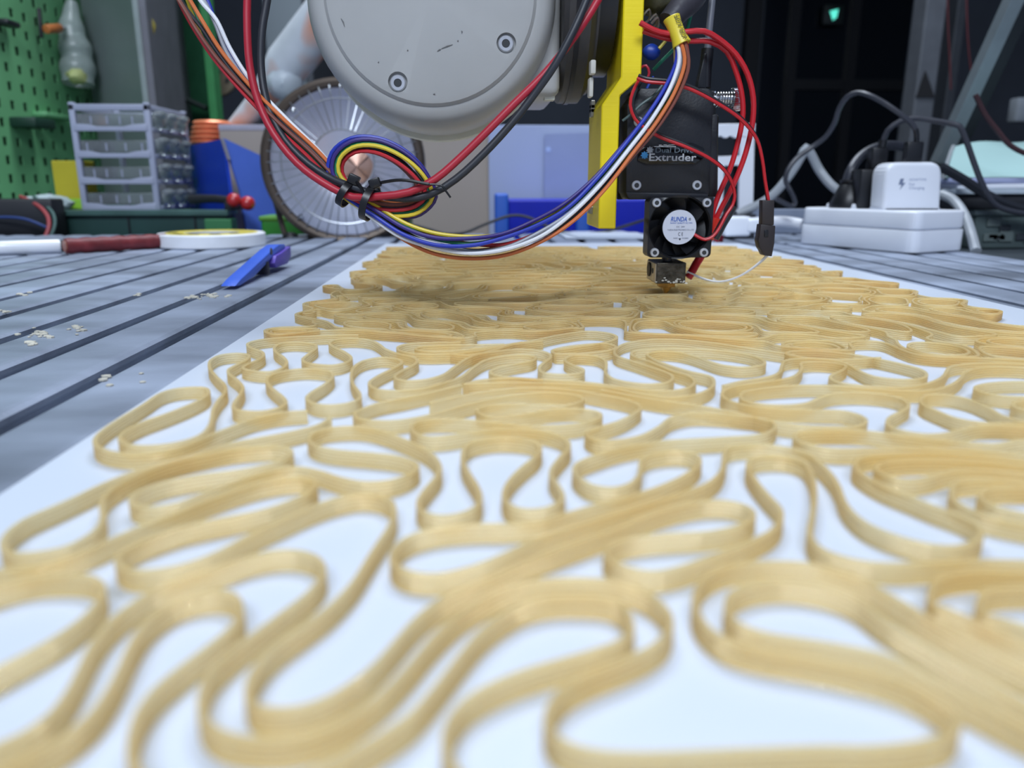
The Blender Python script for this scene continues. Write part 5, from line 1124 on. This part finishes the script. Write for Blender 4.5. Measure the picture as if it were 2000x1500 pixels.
one('usb_cable', 'long dark cable arching from the usb plug over to the grey cable', 'cable', MB().tube(zq((1788, 253, yc_ + .011), (1780, 240, yc_ + .012), (1760, 224, yc_ + .014), (1725, 200, yc_ + .02), (1695, 185, yc_ + .03), (1674, 181, yc_ + .04), (1655, 189, yc_ + .045), (1640, 210, yc_ + .05), (1630, 240, yc_ + .05), (1612, 268, yc_ + .055), (1585, 288, yc_ + .06), (1555, 310, yc_ + .06), (1540, 330, yc_ + .06), (1534, 350, yc_ + .06), (1545, 375, yc_ + .07), (1553, 395, yc_ + .07), (1548, 402, yc_ + .07), (1515, 388, yc_ + .07)), .0022, 8), ck, tuple(P(1674, 181, yc_ + .04)))
gcm = M('pale_grey_cable', (150, 156, 162), .4, var=.05)
one('grey_cable', 'thick pale grey cable peaking left of the black mains plug', 'cable', MB().tube(zq((1440, 418, .80), (1480, 400, .795), (1510, 380, .79), (1545, 338, .785), (1568, 300, .78), (1574, 289, .78), (1582, 298, .78), (1600, 332, .78), (1622, 360, .77), (1645, 378, .765), (1665, 390, .76)), [.0044] * len(zq((1440, 418, .80), (1480, 400, .795), (1510, 380, .79), (1545, 338, .785), (1568, 300, .78), (1574, 289, .78), (1582, 298, .78), (1600, 332, .78), (1622, 360, .77), (1645, 378, .765), (1665, 390, .76))), 10), gcm, tuple(P(1574, 289, .78)))
one('drooping_cord', 'pale cord drooping down the right end of the power strip', 'cable', MB().tube(zq((1838, 380, .70), (1856, 387, .69), (1872, 402, .675), (1886, 426, .66), (1897, 458, .645), (1906, 492, .625)), .0042, 10), gcm, tuple(P(1906, 492, .625)))
# white cut out bracket behind the extruder
WB = T('white_bracket', 'flat white bracket plate with cut outs standing behind the red wires', 'bracket', tuple(P(1430, 420, .80)))
wy_ = .80
def wb(pix, name): WB.part(name, MB().prism([P(u, v, wy_) for u, v in pix], (0, .005, 0), .0005, 1), wp, smooth=False)
tooth = [(1390, 242), (1476, 241), (1474, 268)] + [(1440 - i * 5, 267 + (2.4 if i % 4 in (0, 1) else -1.2)) for i in range(0, 10)] + [(1391, 268)]
wb(tooth, 'top_bar'); wb([(1446, 266), (1474, 266), (1471, 418), (1443, 418)], 'right_post'); wb([(1383, 306), (1446, 304), (1446, 323), (1382, 325)], 'cross_bar'); wb([(1400, 324), (1415, 324), (1411, 425), (1397, 425)], 'left_post')
WB.part('foot', MB().box(P(1397, 420, wy_).x, P(1471, 420, wy_).x, wy_ - .01, wy_ + .02, .0003, P(1430, 418, wy_).z, .001), M('bracket_foot', (40, 42, 50), .5), smooth=False)
one('back_rail', 'low grey metal rail along the far right end of the bench', 'rail', MB().box(P(1438, 412, .87).x, P(1585, 412, .87).x, .865, .873, .0003, P(1500, 408, .87).z, .001), alu, tuple(P(1510, 420, .87)), smooth=False)
# low stand beyond the bench edge: clear bin, black tray, papers, teal folder
sx = TX1 + .004
STD = T('side_stand', 'dark side stand beyond the right end of the bench', 'stand', (.62, .78, -.80))
sz = P(1950, 490, .72).z
STD.part('top', MB().box(sx, 1.2, .50, 1.2, sz - .02, sz, .002), M('stand_dark', (58, 66, 72), .5, var=.2), smooth=False)
for lx in (sx + .03, 1.17):
    for ly in (.53, 1.17): STD.part('leg', MB().box(lx - .02, lx + .02, ly - .02, ly + .02, -.80, sz - .02, .002), M('stand_leg', (40, 44, 48), .5), smooth=False)
a, b = P(1898, 478, .74), P(2100, 412, .74)
CB = T('clear_bin', 'clear plastic bin of mixed dark parts below the black tray', 'bin', (.6, .80, sz))
CB.part('wall', MB().box(a.x, a.x + .25, .74, .90, sz + .0003, b.z, .003), M('smoky_clear', (108, 124, 124), .35, trans=.5, var=.2, scale=20, ior=1.2))
CB.part('rim', MB().box(a.x - .003, a.x + .253, .737, .903, b.z - .004, b.z + .001, .001), M('bin_rim', (80, 92, 94), .4))
rng = random.Random(4)
for i in range(26):
    c = Vector((a.x + .015 + rng.random() * .17, .737 + rng.random() * .003, sz + .008 + rng.random() * (b.z - sz - .018)))
    w_ = .003 + .005 * rng.random(); h_ = .002 + .005 * rng.random()
    CB.part('inner_piece', MB().box(c.x - w_, c.x + w_, .738, .7398, c.z - h_, c.z + h_, .0008), M('piece_%d' % (i % 3), [(66, 74, 76), (92, 104, 102), (40, 46, 52)][i % 3], .5), smooth=False)
tz0, tz1 = b.z + .0012, P(1900, 380, .74).z
one('black_tray', 'flat black tray on top of the clear bin under the white papers', 'tray', MB().box(P(1842, 400, .76).x, a.x + .26, .745, .91, tz0, tz1, .003), M('tray_black', (26, 28, 33)), (a.x + .1, .82, tz0))
STACK = []
pz = tz1 + .0003
for i, (h_, mt, x0, rot_, y0) in enumerate((( .0050, 'sheet_grey', 1850, 1.5, .742), (.0046, 'sheet_white', 1868, -2.5, .738), (.0050, 'sheet_lilac', 1845, 2.0, .744))):
    m_ = M(mt, {'sheet_grey': (178, 190, 200), 'sheet_white': (232, 236, 244), 'sheet_lilac': (164, 172, 206)}[mt], .6, var=.03)
    xx = P(x0, 370, .75).x
    one('paper_stack', ['grey paper bundle lowest on the black tray', 'bright white paper bundle in the middle of the right hand stack', 'lilac tinted paper bundle just under the teal folder'][i], 'papers',
        MB().box(xx, xx + .25, y0, y0 + .16, pz, pz + h_, .0012, rot=Matrix.Rotation(R(rot_), 3, 'Z')), m_, (xx + .1, .82, pz), 'papers on the black tray')
    pz += h_ + .0002
teal = M('teal_folder', (160, 192, 190), .45, var=.05, scale=7)
TF = T('teal_folder', 'open pale teal folder lying over the paper bundles at the right', 'folder', (P(1930, 340, .80).x, .80, pz))
def ty_(s, t):                                        # lower flap rising away from the lens
    e = P(1842, 352, .75).lerp(P(2120, 344, .75), s); f = P(1862, 287, .90).lerp(P(2120, 258, .90), s)
    p = e.lerp(f, t); p.z += .010 * math.sin(t * math.pi) * (.4 + .6 * s) + .003 * math.sin(s * 9) * t
    p.z = max(p.z, pz + .0006)
    return p
tm = MB().grid(ty_, 26, 14); top_ = list(tm.v); nq = len(top_)
tm.add([(x_, y_, z_ - .0022) for x_, y_, z_ in top_], [f[::-1] for f in list(tm.f)])
TF.part('cover', tm, teal)
fz = MB().grid(lambda s, t: ty_(s, 1.0).lerp(Vector((ty_(s, 1.0).x, .93, pz)), t), 26, 4)
TF.part('back_flap', fz, M('teal_flap', (164, 190, 188), .45))
TF.part('edge_strip', MB().tube([ty_(0, t / 10) + Vector((-.0005, -.0005, .0005)) for t in range(11)], .0022, 8), M('folder_edge', (150, 156, 160), .4))
one('black_strap', 'black flat strap slanting across the paper bundles from the charger', 'strap', MB().tube(zq((1838, 326, .728), (1880, 350, .725), (1930, 382, .722), (1975, 402, .72), (2060, 420, .72)), .0046, 6), M('strap_black', (34, 37, 44), .45), tuple(P(1930, 382, .722)))
DB = T('diagonal_bar', 'grey square metal bar slanting up to the right behind the charger', 'bar', tuple(P(1822, 330, .78)))
a, b = P(1832, 322, 1.0), P(1998, -40, .90); d_ = (b - a).normalized(); n1 = d_.cross(Y).normalized(); n2 = n1.cross(d_); hw = .0080
q = [a + n1 * hw + n2 * hw, a - n1 * hw + n2 * hw, a - n1 * hw - n2 * hw, a + n1 * hw - n2 * hw]
DB.part('bar', MB().prism(q, (b - a) * 1.3, .001, 2), M('bar_grey', (128, 138, 142), .4, metal=.3, var=.08), smooth=False)
DB.part('dark_face', MB().prism([p - n1 * hw * -2.0 * (1 if n1.x > 0 else -1) + n2 * .003 for p in q], (b - a) * 1.3, .001, 1), M('bar_dark', (30, 34, 38), .5), smooth=False)  # right face of the bar, a separate strip in a darker colour
DB.part('foot', MB().box(a.x - .02, a.x + .03, a.y - .01, a.y + .03, sz, a.z + .004, .002), M('bar_dark', (30, 34, 38)), smooth=False)
one('red_hanging_lead', 'dark red lead falling from the diagonal bar across the teal folder', 'cable', MB().tube(zq((1905, 185, .735), (1925, 225, .732), (1948, 255, .728), (1972, 283, .724), (2010, 302, .72), (2070, 310, .72)), .0024, 8), M('maroon_lead', (58, 34, 38), .45), tuple(P(1948, 255, .728)))
# ---------------------------------------------------------------- dark far end of the room
pm = M('post_grey', (84, 88, 94), .6, var=.1)
def post(name, label, u0, u1, y, z1, mat, dz=.06):
    p0, p1 = P(u0, 120, y), P(u1, 120, y); t = T(name, label, 'post', ((p0.x + p1.x) / 2, y, -.80))
    t.part('shaft', MB().box(p0.x, p1.x, y, y + dz, -.80, z1, .004), mat, smooth=False); return t
pt_ = post('grey_post', 'wide dim grey post behind the charger in the dark room', 1796, 1836, 1.9, 1.6, pm)
a = P(1808, 140, 1.895)
pt_.part('dark_wedge', MB().prism([P(1808, 138, 1.896), P(1826, 190, 1.896), P(1790, 190, 1.896)], (0, .004, 0)), M('wedge_black', (22, 22, 25), .7), smooth=False)
post('thin_dark_post', 'narrow darker post right of the wide grey post', 1856, 1876, 2.1, 1.6, M('post_dark', (46, 50, 56), .6))
for i, (u, v0, v1) in enumerate(((1852, 55, 175), (1889, 45, 150))):
    wire('hanging_red_wire', ['dim red wire hanging beside the narrow dark post', 'dim red wire hanging close to the diagonal bar'][i], M('dim_red', (84, 30, 34), .5), [(u - 12, -2400, 1.6), (u - 6, -600, 1.6), (u - 2, -60, 1.6), (u, v0, 1.6), (u + 3, (v0 + v1) / 2, 1.6), (u + 5 + 4 * i, v1, 1.6)], .0016, 'dim red wires in the dark')
one('wall_switch', 'small pale switch box at the right edge of the dark room', 'switch', MB().box(P(1986, 215, 1.7).x, P(2030, 215, 1.7).x, 1.7, 1.73, P(1990, 238, 1.7).z, P(1990, 190, 1.7).z, .004), M('switch_grey', (120, 126, 132), .5), tuple(P(1995, 215, 1.7)))
wz1, wz0 = P(1600, -120, 4.95).z, -.1
def win():
    x0, x1 = P(1466, 100, 4.95).x, P(1800, 100, 4.95).x
    fr_m = M('window_frame_black', (16, 17, 20), .5); gl = M('night_glass', (14, 20, 26), .08, spec=.6)
    f = MB().box(x0 - .04, x0 + .05, 4.93, 5.0, wz0, wz1).box(x1 - .05, x1 + .04, 4.93, 5.0, wz0, wz1).box(x0, x1, 4.93, 5.0, wz0 - .06, wz0).box(x0, x1, 4.93, 5.0, wz1 - .06, wz1)
    o = struct('window_1', f, fr_m)
    us = [x0 + .05, P(1548, 100, 4.95).x, P(1664, 100, 4.95).x, x1 - .05]
    for i in range(3):
        mesh_obj('pane', MB().box(us[i] + .03, us[i + 1] - .03, 4.965, 4.975, wz0, wz1), gl, o, smooth=False)
        if i: mesh_obj('mullion', MB().box(us[i] - .03, us[i] + .03, 4.94, 4.99, wz0, wz1), fr_m, o, smooth=False)
    zb_ = P(1600, 165, 4.95).z
    mesh_obj('transom', MB().box(us[1], us[3], 4.945, 4.985, zb_ - .03, zb_ + .03), fr_m, o, smooth=False)
win()
es = P(1630, 28, 4.90); ES = T('exit_reflection', 'small glowing green panel for the window reflection of an exit sign', 'light', tuple(es))  # exit sign's reflection in the window, put in as a glowing panel
ES.part('housing', MB().box(es.x - .06, es.x + .06, 4.905, 4.93, es.z - .055, es.z + .055, .005), M('exit_backing', (30, 40, 38), .5))  # dark backing added behind the reflection panel
ES.part('reflection_panel', MB().prism([(es.x - .028, 4.903, es.z + .018), (es.x + .022, 4.903, es.z + .030), (es.x + .016, 4.903, es.z - .016), (es.x - .006, 4.903, es.z - .032)], (0, .004, 0)), M('exit_reflection_glow', (90, 220, 196), .5, emit=.9), smooth=False)
